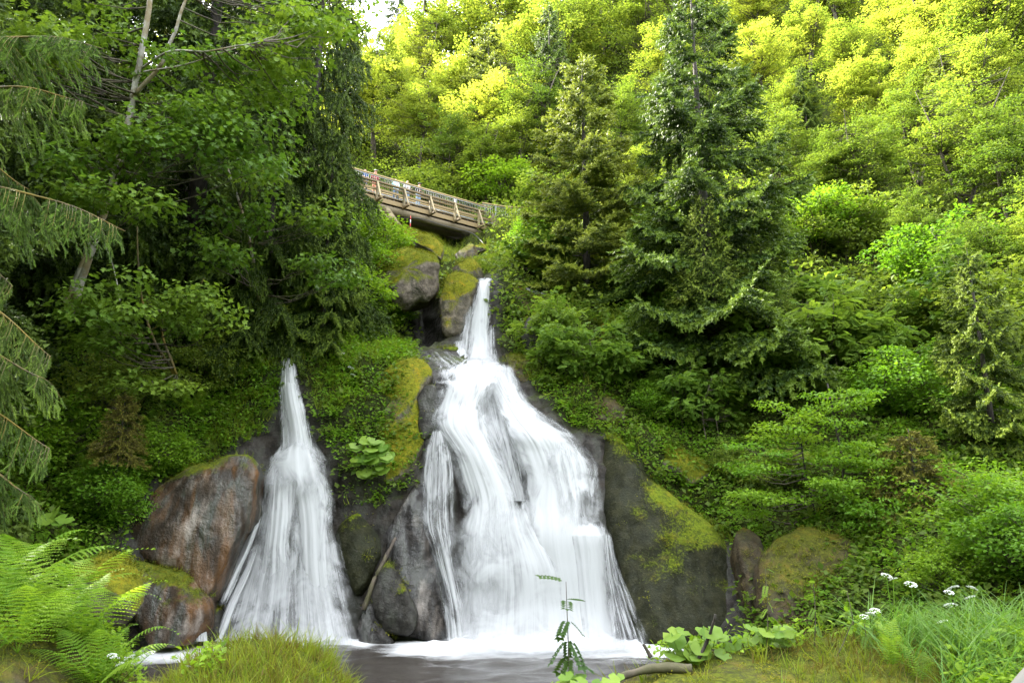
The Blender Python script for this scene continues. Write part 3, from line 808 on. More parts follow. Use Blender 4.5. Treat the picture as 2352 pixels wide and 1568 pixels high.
# main fall
for k_, st_ in enumerate([((1100,885),(1150,985),(1200,1085)),((1090,910),(1140,1030),(1185,1125)),((1135,890),(1185,990),(1225,1070)),((1115,905),(1150,1000),(1170,1090)),((1150,915),(1175,1000),(1215,1110)),((1095,960),(1125,1040),(1165,1110))]):
    wd_ = 7 + 3 * (k_ % 3)
    S(fall2, 'water_strand', [R(b_, a_ - wd_, a_ + wd_) for a_, b_ in st_], M['fall_strand'], off=0.36, bulge=.05, dens=[.8,1.1,.8], seed=30 + k_, nu=10, nv=50, edge=.5, top_fade=.25, bot_fade=.25)
S(fall2, 'water_spray', [R(1425,1010,1450,20.75),R(1462,1000,1480,20.5),R(1492,990,1515,19.9),R(1512,985,1535,19.2)], M['fall_mist'], bulge=.1, dens=[.7,1.2,1.2,.6], seed=40, nv=50, top_fade=.6, bot_fade=.45, edge=.3)
S(fall, 'water_spray', [R(1440,500,815,21.35),R(1466,490,828,21.1),R(1486,480,840,20.6)], M['fall_mist'], bulge=.1, dens=[.5,.9,.6], seed=41, nv=40, top_fade=.6, bot_fade=.45, edge=.3)
S(fall2, 'water_stream', [R(842,985,1160),R(880,1000,1150),R(930,990,1128),R(980,985,1130),R(1040,1026,1156),R(1100,1044,1186),R(1160,1052,1204),R(1250,1034,1235),R(1350,1030,1265),R(1484,1020,1300)], M['fall_dense'], off=0.42, bulge=.35, dens=[.75,.85,.95,1.0,.95,.9,.8,.75], seed=7, nv=240, nu=70)
S(fall2, 'water_stream', [R(834,1105,1185),R(870,1100,1198),R(920,1124,1224),R(960,1138,1264),R(1000,1154,1322),R(1040,1170,1352),R(1100,1186,1376),R(1160,1180,1382),R(1225,1188,1386),R(1300,1195,1395),R(1400,1210,1410),R(1484,1220,1425)], M['fall_dense'], off=0.5, bulge=.45, dens=[.8,.85,.95,1.05,1.0,1.05,1.1,1.15,1.15], seed=8, nv=260, nu=80)
S(fall2, 'water_step', [R(1195,1285,1388,-.55),R(1222,1287,1398,-.66),R(1240,1288,1404),R(1300,1295,1410),R(1400,1305,1422),R(1484,1312,1432)], M['fall_dense'], off=0.68, bulge=.3, dens=[1.0,1.2,1.1], seed=9, top_fade=.12)
S(fall2, 'water_veil', [R(880,1075,1160),R(950,1085,1190),R(1020,1115,1200),R(1100,1150,1210),R(1150,1165,1215)], M['fall_veil'], off=0.30, bulge=.1, dens=[1.5,1.35,1.2,1.4], seed=10)
S(fall2, 'water_veil', [R(985,990,1022),R(1030,974,1040),R(1100,967,1052),R(1200,966,1048),R(1260,984,1052),R(1350,1008,1068),R(1484,1020,1090)], M['fall_veil'], off=0.40, bulge=.2, dens=[1.2,1.05,.95,1.0,1.2,1.2], seed=11)
S(fall2, 'water_veil', [R(1225,1385,1404),R(1300,1388,1424),R(1380,1395,1455),R(1484,1400,1496)], M['fall_veil'], off=1.1, bulge=.15, dens=[1.0,.8,.62], seed=12, edge=.3)
S(fall2, 'water_apron', [R(1130,1120,1230),R(1200,1090,1280),R(1300,1060,1370),R(1400,1040,1405),R(1486,1028,1420)], M['fall_dense'], off=0.75, bulge=.25, dens=[.6,.72,.8,.85], seed=13, top_fade=.35)
S(fall2, 'water_ledge', [(968,808,1050,806,27.2),(975,822,1066,820,26.9),(1000,842,1090,840,26.3),(1005,868,1110,866,25.7)], M['fall_veil'], bulge=.1, dens=[.35,.45,.8,1.2], seed=14, nv=60)
S(fall2, 'water_veil', [R(1000,1255,1320),R(1060,1240,1372),R(1130,1250,1384),R(1230,1275,1388)], M['fall_strand'], off=0.85, bulge=.2, dens=[.7,.95,.9,.8], seed=15, top_fade=.3, bot_fade=.4, edge=.45)
# uppermost fall
S(fall3, 'water_stream', [R(638,1098,1134,31.0),R(648,1095,1133,30.0),R(670,1090,1132,29.6),R(720,1082,1130,29.3),R(780,1074,1134,28.9),R(815,1066,1140,28.2),R(850,1050,1152,26.4)], M['fall_dense'], bulge=.25, dens=[1.2,1.1,1.1,1.1], seed=16)
S(fall3, 'water_veil', [R(690,1074,1096,29.4),R(740,1064,1096,29.2),R(800,1050,1096,28.5),R(820,1042,1098,28.0),R(850,1030,1098,26.5)], M['fall_veil'], bulge=.1, dens=[.9,.8,.9], seed=17, top_fade=.2)
S(fall3, 'water_veil', [R(740,1120,1138,29.3),R(790,1118,1142,28.7),R(820,1116,1150,28.0),R(850,1112,1160,26.5)], M['fall_veil'], bulge=.1, dens=[.8,.9,1.1], seed=18, top_fade=.2)
S(fall3, 'water_mound', [R(782,1046,1066,28.9),R(795,1038,1074,28.7),R(815,1030,1082,28.1),R(838,1022,1092,27.0)], M['fall_veil'], bulge=.2, dens=[1.1,1.4,1.5,1.6], seed=19, nv=60, edge=.3)
S(fall2, 'water_basin', [R(820,1040,1152,27.9),R(838,1010,1162,26.5),R(855,995,1182,25.7),R(880,985,1198,25.1)], M['fall_dense'], bulge=.1, dens=[.9,.95,1,1], seed=21, nv=60, edge=.3, top_fade=.2)
S(fall3, 'water_stream', [(1134,634,1132,648,31.6),(1160,641,1157,653,31.2),(1190,652,1187,662,30.9),(1225,665,1222,674,30.7),(1270,678,1267,686,30.6)], M['fall_dense'], bulge=.05, dens=[1.2,1,1], seed=20, nu=14, nv=60, edge=.25)
# ------------------------------------------------------------------ footbridge
YB = 48.0
pB = P(1129, 491, YB)
pA = P(829, 406, solve_y(829, 406, pB.z))
RAIL = 1.02
deck_z = pB.z - RAIL
ax = Vector((pB.x - pA.x, pB.y - pA.y, 0)); SPAN = ax.length; ax.normalize()
BANG = math.atan2(ax.y, ax.x)
bridge = empty('footbridge', (pA.x, pA.y, deck_z), BANG)
tag(bridge, 'wooden footbridge with braced rail spanning the gorge above the falls', 'bridge')
S0, S1 = -6.0, SPAN + 0.2
def bpart(name, V, F, mat, parent=bridge, w=0.008):
    return link(name, bevel_mesh(name, V, F, mat, w), parent)
def bbar(name, a, b, w, h, mat, parent=bridge, bw=0.008):
    return bpart(name, *bar_geo(a, b, w, h), mat, parent, bw)
bbar('edge_board', (S0, 0, -0.16), (S1, 0, -0.16), 0.08, 0.30, M['wood'])
for yy_, zz in ((0.22, -0.62), (1.3, -0.62), (2.4, -0.62)):
    V, F = tube([(S0, yy_, zz), (S0 * .5 + S1 * .5, yy_, zz + 0.02), (S1 + 0.6, yy_, zz)], 0.27, 12)
    link('log_beam', mesh_np('log_beam', V, F, M['wood_beam'], True), bridge)
plank_me = bevel_mesh('deck_plank', *box_geo((0, 1.3, 0.155), (0.135, 2.6, 0.05)), M['wood'], 0.004)
s = S0
while s < S1:
    o = link('deck_plank', plank_me, bridge); o.location = (s, 0, 0); s += 0.15
joist_me = bevel_mesh('joist', *box_geo((0, 1.3, -0.10), (0.12, 2.5, 0.45)), M['wood_dark'], 0.006)
s = S0 + .3
while s < S1:
    o = link('joist', joist_me, bridge); o.location = (s, 0, 0); s += 0.62
post_me = bevel_mesh('post', *box_geo((0, -0.11, 0.33), (0.13, 0.13, 1.36)), M['wood_grey'], 0.008)
V1, F1 = bar_geo((0.0, -0.13, 0.92), (0.0, -0.66, -0.22), 0.11, 0.09)
brace_me = bevel_mesh('brace', V1, F1, M['wood_grey'], 0.006)
V1, F1 = bar_geo((0.0, 0.3, -0.32), (0.0, -0.80, -0.32), 0.15, 0.15)
outr_me = bevel_mesh('outrigger', V1, F1, M['wood'], 0.008)
zp = lambda zx: 765.6 + zx * 0.2344
for k in range(-3, 6):
    sp = SPAN * (zp(410) - 829) / 300.0 * 1.0 + (k) * 1.92
    if sp > SPAN - 0.3: break
    for nm, me_ in (('post', post_me), ('brace', brace_me), ('outrigger', outr_me)):
        o = link(nm, me_, bridge); o.location = (sp, 0, 0)
o = link('post', post_me, bridge); o.location = (SPAN, 0, 0)
o = link('brace', brace_me, bridge); o.location = (SPAN + .05, 0, 0)
bbar('top_rail', (S0, -0.09, 0.965), (SPAN + .1, -0.09, 0.965), 0.16, 0.11, M['wood'])
bbar('middle_rail', (S0, -0.02, 0.50), (SPAN + .1, -0.02, 0.50), 0.06, 0.15, M['wood'])
bbar('lower_rail', (S0, -0.02, 0.80), (SPAN + .1, -0.02, 0.80), 0.05, 0.10, M['wood'])
bal_me = mesh_np('baluster', *tube([(0, 0, 0.25), (0, 0, 1.46)], 0.007, 4), M['steel'], True)
sp_me = mesh_np('steel_post', *box_geo((0, 0, 0.83), (0.05, 0.05, 1.30)), M['steel'])
for yy_ in (0.16, 2.42):
    V, F = tube([(S0, yy_, 1.52), (SPAN * .5, yy_, 1.52), (SPAN + 0.1, yy_, 1.52)], 0.06, 10)
    link('handrail', mesh_np('handrail', V, F, M['wood_hand'], True), bridge)
    for zz in (0.30, 1.44):
        bbar('steel_rail', (S0, yy_, zz), (SPAN + .1, yy_, zz), 0.03, 0.03, M['steel'], bw=0)
    s = S0 + 0.1
    while s < SPAN:
        o = link('baluster', bal_me, bridge); o.location = (s, yy_, 0); s += 0.135
    for sx in (-1.8, 2.65, 7.0):
        for dx in (-0.06, 0.06):
            o = link('steel_post', sp_me, bridge); o.location = (sx + dx, yy_, 0)

# path railing curving on to the right of the bridge
zh = deck_z + 1.52
ctrl = []
for (qx, qy) in ((1108, 466), (1130, 470), (1165, 475), (1200, 477), (1256, 482)):
    y_ = solve_y(qx, qy, zh) ; ctrl.append(tuple(P(qx, qy, min(y_, 60))))
ctrl = np.array(ctrl)
pr = empty('path_railing', Vector((ctrl[0][0], ctrl[0][1], deck_z)))
tag(pr, 'steel railing with yellow handrail along the path beyond the bridge', 'railing')
cp = curve_pts(ctrl, 60) - np.array(pr.location)
V, F = tube(cp, 0.055, 8); link('handrail', mesh_np('handrail', V, F, M['wood_hand'], True), pr)
V, F = tube(cp - np.array([0, 0, 0.10]), 0.018, 5); link('steel_rail', mesh_np('steel_rail', V, F, M['steel'], True), pr)
V, F = tube(cp - np.array([0, 0, 1.38]), 0.018, 5); link('steel_rail', mesh_np('steel_rail', V, F, M['steel'], True), pr)
L = np.concatenate([[0], np.cumsum(np.linalg.norm(np.diff(cp, axis=0), axis=1))])
for d in np.arange(0.2, L[-1], 0.14):
    q = [np.interp(d, L, cp[:, k]) for k in range(3)]
    o = link('baluster', bal_me, pr); o.location = (q[0], q[1], q[2] - 1.52)
for d in np.arange(1.0, L[-1], 2.2):
    q = [np.interp(d, L, cp[:, k]) for k in range(3)]
    o = link('steel_post', sp_me, pr); o.location = (q[0], q[1], q[2] - 1.52)

# pale plank palisade at the bridge end
pal0, pal1 = P(1136, 520, 47.6), P(1222, 524, 49.0)
pal = empty('palisade', pal0); tag(pal, 'low palisade of pale upright planks right of the bridge', 'fence')
rng = np.random.default_rng(5)
dv = pal1 - pal0; n = 15
for k in range(n):
    q = dv * (k / (n - 1))
    h = 0.85 + rng.uniform(-.06, .06)
    o = bpart('plank', *box_geo((0, 0, h / 2 - 0.25), (0.085 if k % 5 else 0.15, 0.04, h)), M['wood_grey'], pal, 0.004)
    o.location = q; o.rotation_euler = (0, rng.uniform(-.06, .06), math.atan2(dv.y, dv.x))
V, F = bar_geo((-0.1, 0.05, 0.42), (dv.x + .1, dv.y + .05, dv.z + 0.42), 0.07, 0.09); bpart('cross_rail', V, F, M['wood'], pal)

# log crib abutment
crib = empty('log_abutment', P(884, 506, 43.0)); tag(crib, 'stacked round log ends of the bridge abutment under its left end', 'abutment')
for k, (dx, dz, r) in enumerate(((0, 0, .24), (0.42, 0.05, .22), (0.2, 0.42, .22), (-0.3, 0.35, .2))):
    V, F = tube([(dx, -0.5, dz), (dx + .1, 0.6, dz + .05), (dx + .4, 2.2, dz + .1)], r, 12)
    link('log', mesh_np('log', V, F, M['wood_grey'], True), crib)
# hanging cable
cz = [(830, 465), (878, 482), (916, 500), (965, 502), (1023, 519), (1077, 533), (1100, 548), (1141, 597)]
cy = [43.0, 43.5, 44.0, 44.6, 45.4, 46.0, 45.0, 40.0]
V, F = tube(curve_pts(np.array([tuple(P(a, b, y)) for (a, b), y in zip(cz, cy)]), 50), 0.025, 5)
o = link('hanging_cable', mesh_np('hanging_cable', V, F, M['cable'], True)); tag(o, 'thin grey cable sagging along the underside of the footbridge', 'cable')
# striped marker stake
st = P(942, 530, 43.0); mk = empty('marker_stake', st); tag(mk, 'thin red and white striped stake standing below the bridge', 'stake')
for k in range(4):
    V, F = tube([(0, 0, k * 0.26 - .05), (0, 0, k * 0.26 + 0.21)], 0.028, 6)
    link('stripe', mesh_np('stripe', V, F, M['red'] if k % 2 else M['white'], True), mk)

# ------------------------------------------------------------------ people on the bridge
def mat_cloth(name, c, c2=None, scale=0):
    m, nt = mat_new(name)
    tc = nd(nt, 'ShaderNodeTexCoord', out=3)
    col = mixc(nt, noise(nt, tc, 9.0), tuple(x * .85 for x in c), tuple(min(1, x * 1.12) for x in c))
    if c2:
        ck = nd(nt, 'ShaderNodeTexChecker', {'Vector': tc, 'Scale': scale, 'Color1': c4(c), 'Color2': c4(c2)})
        wv = nd(nt, 'ShaderNodeTexChecker', {'Vector': tc, 'Scale': scale * 2.1, 'Color1': c4(c), 'Color2': c4(c2)})
        col = mixc(nt, 0.4, ck, wv)
    p = nd(nt, 'ShaderNodeBsdfPrincipled', {'Base Color': col, 'Roughness': 0.85})
    nd(nt, 'ShaderNodeOutputMaterial', {0: p}, out=None)
    return m
SKIN = mat_cloth('skin', (0.50, 0.30, 0.21)); HAIRG = mat_cloth('hair_grey', (0.42, 0.40, 0.38)); HAIRB = mat_cloth('hair_brown', (0.09, 0.06, 0.04))
SHOE = mat_cloth('shoe', (0.06, 0.055, 0.05)); JEAN = mat_cloth('jeans', (0.10, 0.17, 0.30)); JEANP = mat_cloth('jeans_pale', (0.20, 0.30, 0.44))
def person(label, s, y, rz, h, shirt, trouser, hair, cap=None, shorts=False, armbend=1.0, lean=0.0, sleeves='short'):
    J = {}; E = []
    def j(n, co, r, par=None):
        J[n] = (co, r); 
        if par: E.append((par, n))
    j('pelvis', (0, 0, .94), .15); j('spine', (0, -.01 - lean * .3, 1.13), .145, 'pelvis'); j('chest', (0, -.01 - lean * .7, 1.36), .155, 'spine')
    j('neck', (0, -lean, 1.52), .058, 'chest'); j('head', (0, -.015 - lean * 1.1, 1.62), .092, 'neck'); j('crown', (0, -.012 - lean * 1.1, 1.70), .075, 'head')
    j('nose', (0, -.115 - lean * 1.1, 1.615), .014, 'head')
    for sx, t in ((-1, 'l'), (1, 'r')):
        j('sh' + t, (sx * .18, -lean * .7, 1.43), .068, 'chest'); j('el' + t, (sx * .25, .03 - lean * .5, 1.16), .050, 'sh' + t)
        j('wr' + t, (sx * (.25 - .10 * armbend), -.20 * armbend - lean * .5, .98 + .12 * armbend), .034, 'el' + t)
        hx, hy, hz = sx * (.24 - .12 * armbend), -.27 * armbend - lean * .5, .93 + .17 * armbend
        j('ha' + t, (hx, hy, hz), .034, 'wr' + t)
        for f in range(4):
            off = (f - 1.5) * .019
            j('f%d%s' % (f, t), (hx + off, hy - .045, hz - .02), .010, 'ha' + t); j('g%d%s' % (f, t), (hx + off, hy - .065 - .01 * (f in (1, 2)), hz - .055), .008, 'f%d%s' % (f, t))
        j('th' + t, (hx - sx * .045, hy - .02, hz - .005), .011, 'ha' + t)
        j('hi' + t, (sx * .095, 0, .88), .105, 'pelvis'); j('kn' + t, (sx * .11, -.03, .49), .072, 'hi' + t)
        j('an' + t, (sx * .115, .03, .10), .048, 'kn' + t); j('to' + t, (sx * .13, -.13, .045), .042, 'an' + t)
    names = list(J); idx = {n: i for i, n in enumerate(names)}
    me = bpy.data.meshes.new('person')
    me.from_pydata([J[n][0] for n in names], [(idx[a], idx[b]) for a, b in E], [])
    ob = bpy.data.objects.new('person_skeleton', me); COL.objects.link(ob)
    sk = ob.modifiers.new('skin', 'SKIN'); sk.use_smooth_shade = True
    for n in names:
        v = me.skin_vertices[0].data[idx[n]]; r = J[n][1]; v.radius = (r * (1.25 if n in ('chest', 'spine', 'pelvis') else 1), r * (0.8 if n in ('chest', 'spine', 'pelvis') else 1)); v.use_root = (n == 'pelvis')
    sb = ob.modifiers.new('sub', 'SUBSURF'); sb.levels = 1; sb.render_levels = 1
    dg = bpy.context.evaluated_depsgraph_get(); dg.update()
    bm_ = bpy.data.meshes.new_from_object(ob.evaluated_get(dg))
    bpy.data.objects.remove(ob)
    for m_ in (shirt, trouser, SKIN, hair, SHOE): bm_.materials.append(m_)
    for p in bm_.polygons:
        c = p.center
        if c.z < .085: i = 4
        elif c.z < (.93 if True else 0) and abs(c.x) < .23 and not (c.y < -.2): i = 1 if not (shorts and c.z < .50) else 2
        elif c.z < 1.50: i = 0
        else: i = 2
        if i in (0, 1) and (abs(c.x) > .13 and c.y < -.10 and c.z < 1.25 or c.y < -.19): i = 2 if sleeves == 'short' or c.y < -.22 else 0
        if c.z > 1.655 or (c.z > 1.57 and c.y > .01 - lean): i = 3
        p.material_index = i; p.use_smooth = True
    bm_.name = 'person'
    ob = link('person', bm_)
    if cap:
        q = []
        V, F = tube([(0, -lean * 1.1 - .012, 1.665), (0, -lean * 1.1 - .012, 1.70), (0, -lean * 1.1 - .01, 1.745), (0, -lean * 1.1 - .01, 1.775)], [.110, .108, .085, .03], 14)
        V2, F2 = box_geo((0, -lean * 1.1 - .15, 1.672), (.15, .13, .014))
        F2 = np.concatenate([F2[:, [0, 1, 2]], F2[:, [0, 2, 3]]])
        me = mesh_np('cap', np.concatenate([V, V2]), np.concatenate([F, F2 + len(V)]), cap, True)
        link('cap', me, ob)
    mw = Matrix.Translation(Vector((pA.x, pA.y, deck_z))) @ Matrix.Rotation(BANG, 4, 'Z')
    ob.location = mw @ Vector((s, y, 0.22))
    ob.rotation_euler = (0, 0, BANG + rz); ob.scale = (h / 1.76,) * 3
    tag(ob, label, 'person', 'people standing on the footbridge')
    return ob
def s_of(px):      # position along the bridge for a pixel column (at y=.6)
    lo, hi = -6.0, SPAN
    mw = Matrix.Translation(Vector((pA.x, pA.y, deck_z))) @ Matrix.Rotation(BANG, 4, 'Z')
    for _ in range(40):
        md = (lo + hi) / 2
        x, y_ = to_px(np.array(mw @ Vector((md, 0.7, 1))))
        if x < px: lo = md
        else: hi = md
    return lo
person('person in black top and dark cap with pale jeans looking down at hands', s_of(957), .5, 0.35, 1.76, mat_cloth('black_top', (.012, .013, .016)), JEANP, HAIRB, mat_cloth('cap_dark', (.03, .04, .035)), lean=.06, sleeves='long')
person('person in black and white plaid shirt with pale hair', s_of(932), .55, 0.2, 1.78, mat_cloth('plaid', (.75, .76, .78), (.03, .035, .06), 11.0), JEANP, mat_cloth('hair_pale', (.62, .58, .50)), None, sleeves='long')
person('person in pale blue jacket with grey hair', s_of(906), .55, -0.5, 1.66, mat_cloth('blue_jacket', (.28, .52, .66)), JEAN, HAIRG, None, sleeves='long')
person('person in dark red shirt and orange shorts with grey cap', s_of(858), .5, 0.1, 1.82, mat_cloth('red_shirt', (.24, .025, .035)), mat_cloth('orange_shorts', (.55, .20, .12)), HAIRB, mat_cloth('cap_grey', (.42, .43, .44)), shorts=True)
person('person in navy top half hidden behind spruce twigs at the left bridge end', s_of(836), .6, -0.2, 1.74, mat_cloth('navy_top', (.02, .05, .14)), mat_cloth('dark_trousers', (.07, .07, .08)), HAIRB, None)
# ------------------------------------------------------------------ plant building blocks
LEAF2 = (np.array([(0, 0, 0), (.45, .34, .07), (1, 0, -.12), (.45, -.34, .07)], float), np.array([(0, 2, 1), (0, 3, 2)]))
LEAF4 = (np.array([(0, 0, 0), (.28, .27, .06), (.68, .24, .03), (1, 0, -.14), (.68, -.24, .03), (.28, -.27, .06), (.5, 0, -.02)], float),
         np.array([(0, 6, 1), (1, 6, 2), (2, 6, 3), (3, 6, 4), (4, 6, 5), (5, 6, 0)]))
def maple_template():
    half = [(.18, .46), (.30, .24), (.62, .52), (.66, .22), (1.0, 0.0)]
    V = [(0, 0, 0)] + [(x, y, .05 - .12 * (x * x)) for x, y in half[:-1]] + [(1, 0, -.14)] + [(x, -y, .05 - .12 * (x * x)) for x, y in half[:-1]]
    F = [(0, 2, 1), (0, 3, 2), (0, 4, 3), (0, 5, 4), (0, 6, 7), (0, 7, 8), (0, 8, 9), (0, 9, 5)]
    return np.array(V, float), np.array(F)
MAPLE = maple_template()
def pinnate_template(n=6):
    V, F = [], []
    lv, lf = LEAF2
    items = []
    for k in range(n):
        x = .22 + .68 * k / (n - 1)
        for s in (-1, 1): items.append((x, s * 1.15, .30))
    items.append((.9, 0, .28))
    for x, an, L in items:
        c, s = math.cos(an), math.sin(an)
        q = lv * L; q = np.stack([q[:, 0] * c - q[:, 1] * s + x, q[:, 0] * s + q[:, 1] * c, q[:, 2] - .22 * x * x], -1)
        F.append(lf + len(V) * 4); V.append(q)
    return np.concatenate(V), np.concatenate(F)
PINNATE = pinnate_template()

def rand_ball(rng, n):
    d = norm(rng.normal(size=(n, 3)))
    return d * rng.uniform(0, 1, (n, 1)) ** (1 / 2.6)

def leaf_cloud(geo, rng, cen, axd, rad, per, tmpl, size, flat=0.5, elong=1.0, up=1.0, droop=0.25, tint0=None, fold=0.55):
    """clumps of leaves: cen Kx3, axd Kx3 outward direction of each clump, rad K"""
    K = len(cen)
    idx = np.repeat(np.arange(K), per); n = len(idx)
    q = rand_ball(rng, n)
    ax = norm(axd * np.array([1, 1, .35])); side = norm(np.cross(ax, np.array([0, 0, 1.0])) + 1e-6); upv = np.cross(side, ax)
    lo = q * np.array([elong, 1.0, flat])
    r = rad[idx][:, None]
    pos = cen[idx] + r * (lo[:, :1] * ax[idx] + lo[:, 1:2] * side[idx] + lo[:, 2:3] * upv[idx])
    out = norm(lo[:, :1] * ax[idx] + lo[:, 1:2] * side[idx] + .6 * lo[:, 2:3] * upv[idx] + .25 * ax[idx])
    d = norm(out + rng.normal(0, .55, (n, 3)) + np.array([0, 0, -droop]))
    nr = norm(np.array([0, 0, up]) + out * .35 + rng.normal(0, fold, (n, 3)))
    sc = size * rng.uniform(.65, 1.25, n)
    V, F = inst(tmpl[0], tmpl[1], pos, frames(d, nr), sc)
    ct = rng.uniform(0, 1, K) if tint0 is None else np.full(K, tint0)
    t = np.clip(ct[idx] * .55 + rng.uniform(0, .5, n), 0, 1)
    geo.add(V, F, np.repeat(t, len(tmpl[0])))

def limb(geo, a, b, r0, r1, rng, sag=0.12, n=5, sides=5, jit=.06):
    t = np.linspace(0, 1, n)[:, None]
    p = a * (1 - t) + b * t
    L = np.linalg.norm(b - a)
    p = p + np.sin(math.pi * t) * np.array([0, 0, -sag * L]) * -1 + rng.normal(0, jit * L * .3, (n, 3)) * np.sin(math.pi * t)
    V, F = tube(p, np.linspace(r0, r1, n), sides, False)
    geo.add(V, F)

def broadleaf(seed, H=12.0, Rr=3.6, z0=.22, K=130, per=110, tmpl=LEAF2, size=.15, leafmat='leaf_mid', barkmat='bark', flat=.5, elong=1.25, crad=(.55, 1.05), stems=1, trunk_r=.15, droop=.25, shape=1.0):
    rng = np.random.default_rng(seed)
    tg, cg = Geo(), Geo()
    cz = H * (z0 + 1) / 2; hz = H * (1 - z0) / 2
    lob = rng.uniform(0, 6.28, 5); la = rng.uniform(.08, .22, 5)
    d = norm(rng.normal(size=(K, 3))); d[:, 2] = np.clip(d[:, 2], -.85, 1)
    rr = rng.uniform(.25, 1, (K, 1)) ** .5
    ang = np.arctan2(d[:, 1], d[:, 0])
    lobf = 1 + sum(a * np.sin((i + 2) * ang + l + 2.2 * d[:, 2]) for i, (l, a) in enumerate(zip(lob, la)))
    cen = d * rr * np.array([Rr, Rr, hz]) * lobf[:, None]
    # narrower at the top
    tz = cen[:, 2] / hz
    cen[:, :2] *= (1 - .35 * shape * np.clip(tz, 0, 1)[:, None])
    cen[:, 2] += cz
    rad = rng.uniform(*crad, K)
    bend = rng.normal(0, .35, (stems, 2, 2))
    leaders = []
    for s_ in range(stems):
        off = rng.normal(0, .25, 2) * (stems > 1)
        ln = rng.normal(0, .12 if stems > 1 else .04, 2) * H
        tp = np.array([(off[0], off[1], -.4), (off[0] + bend[s_, 0, 0] * .4 + ln[0] * .3, off[1] + bend[s_, 0, 1] * .4 + ln[1] * .3, H * .33), (off[0] + bend[s_, 1, 0] * .7 + ln[0] * .7, off[1] + bend[s_, 1, 1] * .7 + ln[1] * .7, H * .66), (off[0] + ln[0], off[1] + ln[1], H * .95)])
        c = curve_pts(tp, 14)
        V, F = tube(c, trunk_r * np.linspace(1.15, .12, 14) / (1 + .25 * (stems - 1)), 8); tg.add(V, F)
        leaders.append(c)
    for k in range(K):
        c = leaders[k % stems]
        zt = max(.12 * H, cen[k, 2] - .55 * np.hypot(cen[k, 0], cen[k, 1]) - .3)
        i = int(np.clip(np.searchsorted(c[:, 2], zt), 1, 13))
        limb(tg, c[i], cen[k], trunk_r * .30 * (1 - .6 * i / 14) + .008, .008, rng, -.06, 5, 4)
    out = cen - np.array([0, 0, cz]); out[:, 2] *= .4
    leaf_cloud(cg, rng, cen, norm(out + 1e-5), rad, per, tmpl, size, flat, elong, droop=droop)
    return tg.mesh('trunk', M[barkmat], True), cg.mesh('crown', M[leafmat])

def place(name, protos, label, cat, loc, rz, sc, group=None):
    e = empty(name, loc, rz, sc); tag(e, label, cat, group)
    for nm, me in protos:
        o = link(nm, me, e)
        if nm in ('crown', 'foliage', 'needles'): o['kind'] = 'stuff'
    return e

# needle twig: forward-angled needle blades round a stem
def twig_template(n=10, L=1.0, nl=.26, w=.055, seed=0):
    rng = np.random.default_rng(seed)
    V, F = [], []
    for k in range(n):
        x = L * (k + .3) / n; a = k * 2.399 + rng.uniform(-.3, .3)
        el = .75
        d = np.array([math.cos(el), math.sin(el) * math.cos(a), math.sin(el) * math.sin(a)])
        s = norm(np.cross(d, np.array([1, .3, .2])))
        b = np.array([x, 0, 0])
        V += [b - s * w, b + s * w, b + d * nl]; F.append((3 * k, 3 * k + 1, 3 * k + 2))
    return np.array(V), np.array(F)
TWIG = twig_template(9, 1.0, .38, .105)
TWIG_FINE = twig_template(34, 1.0, .20, .022, 3)

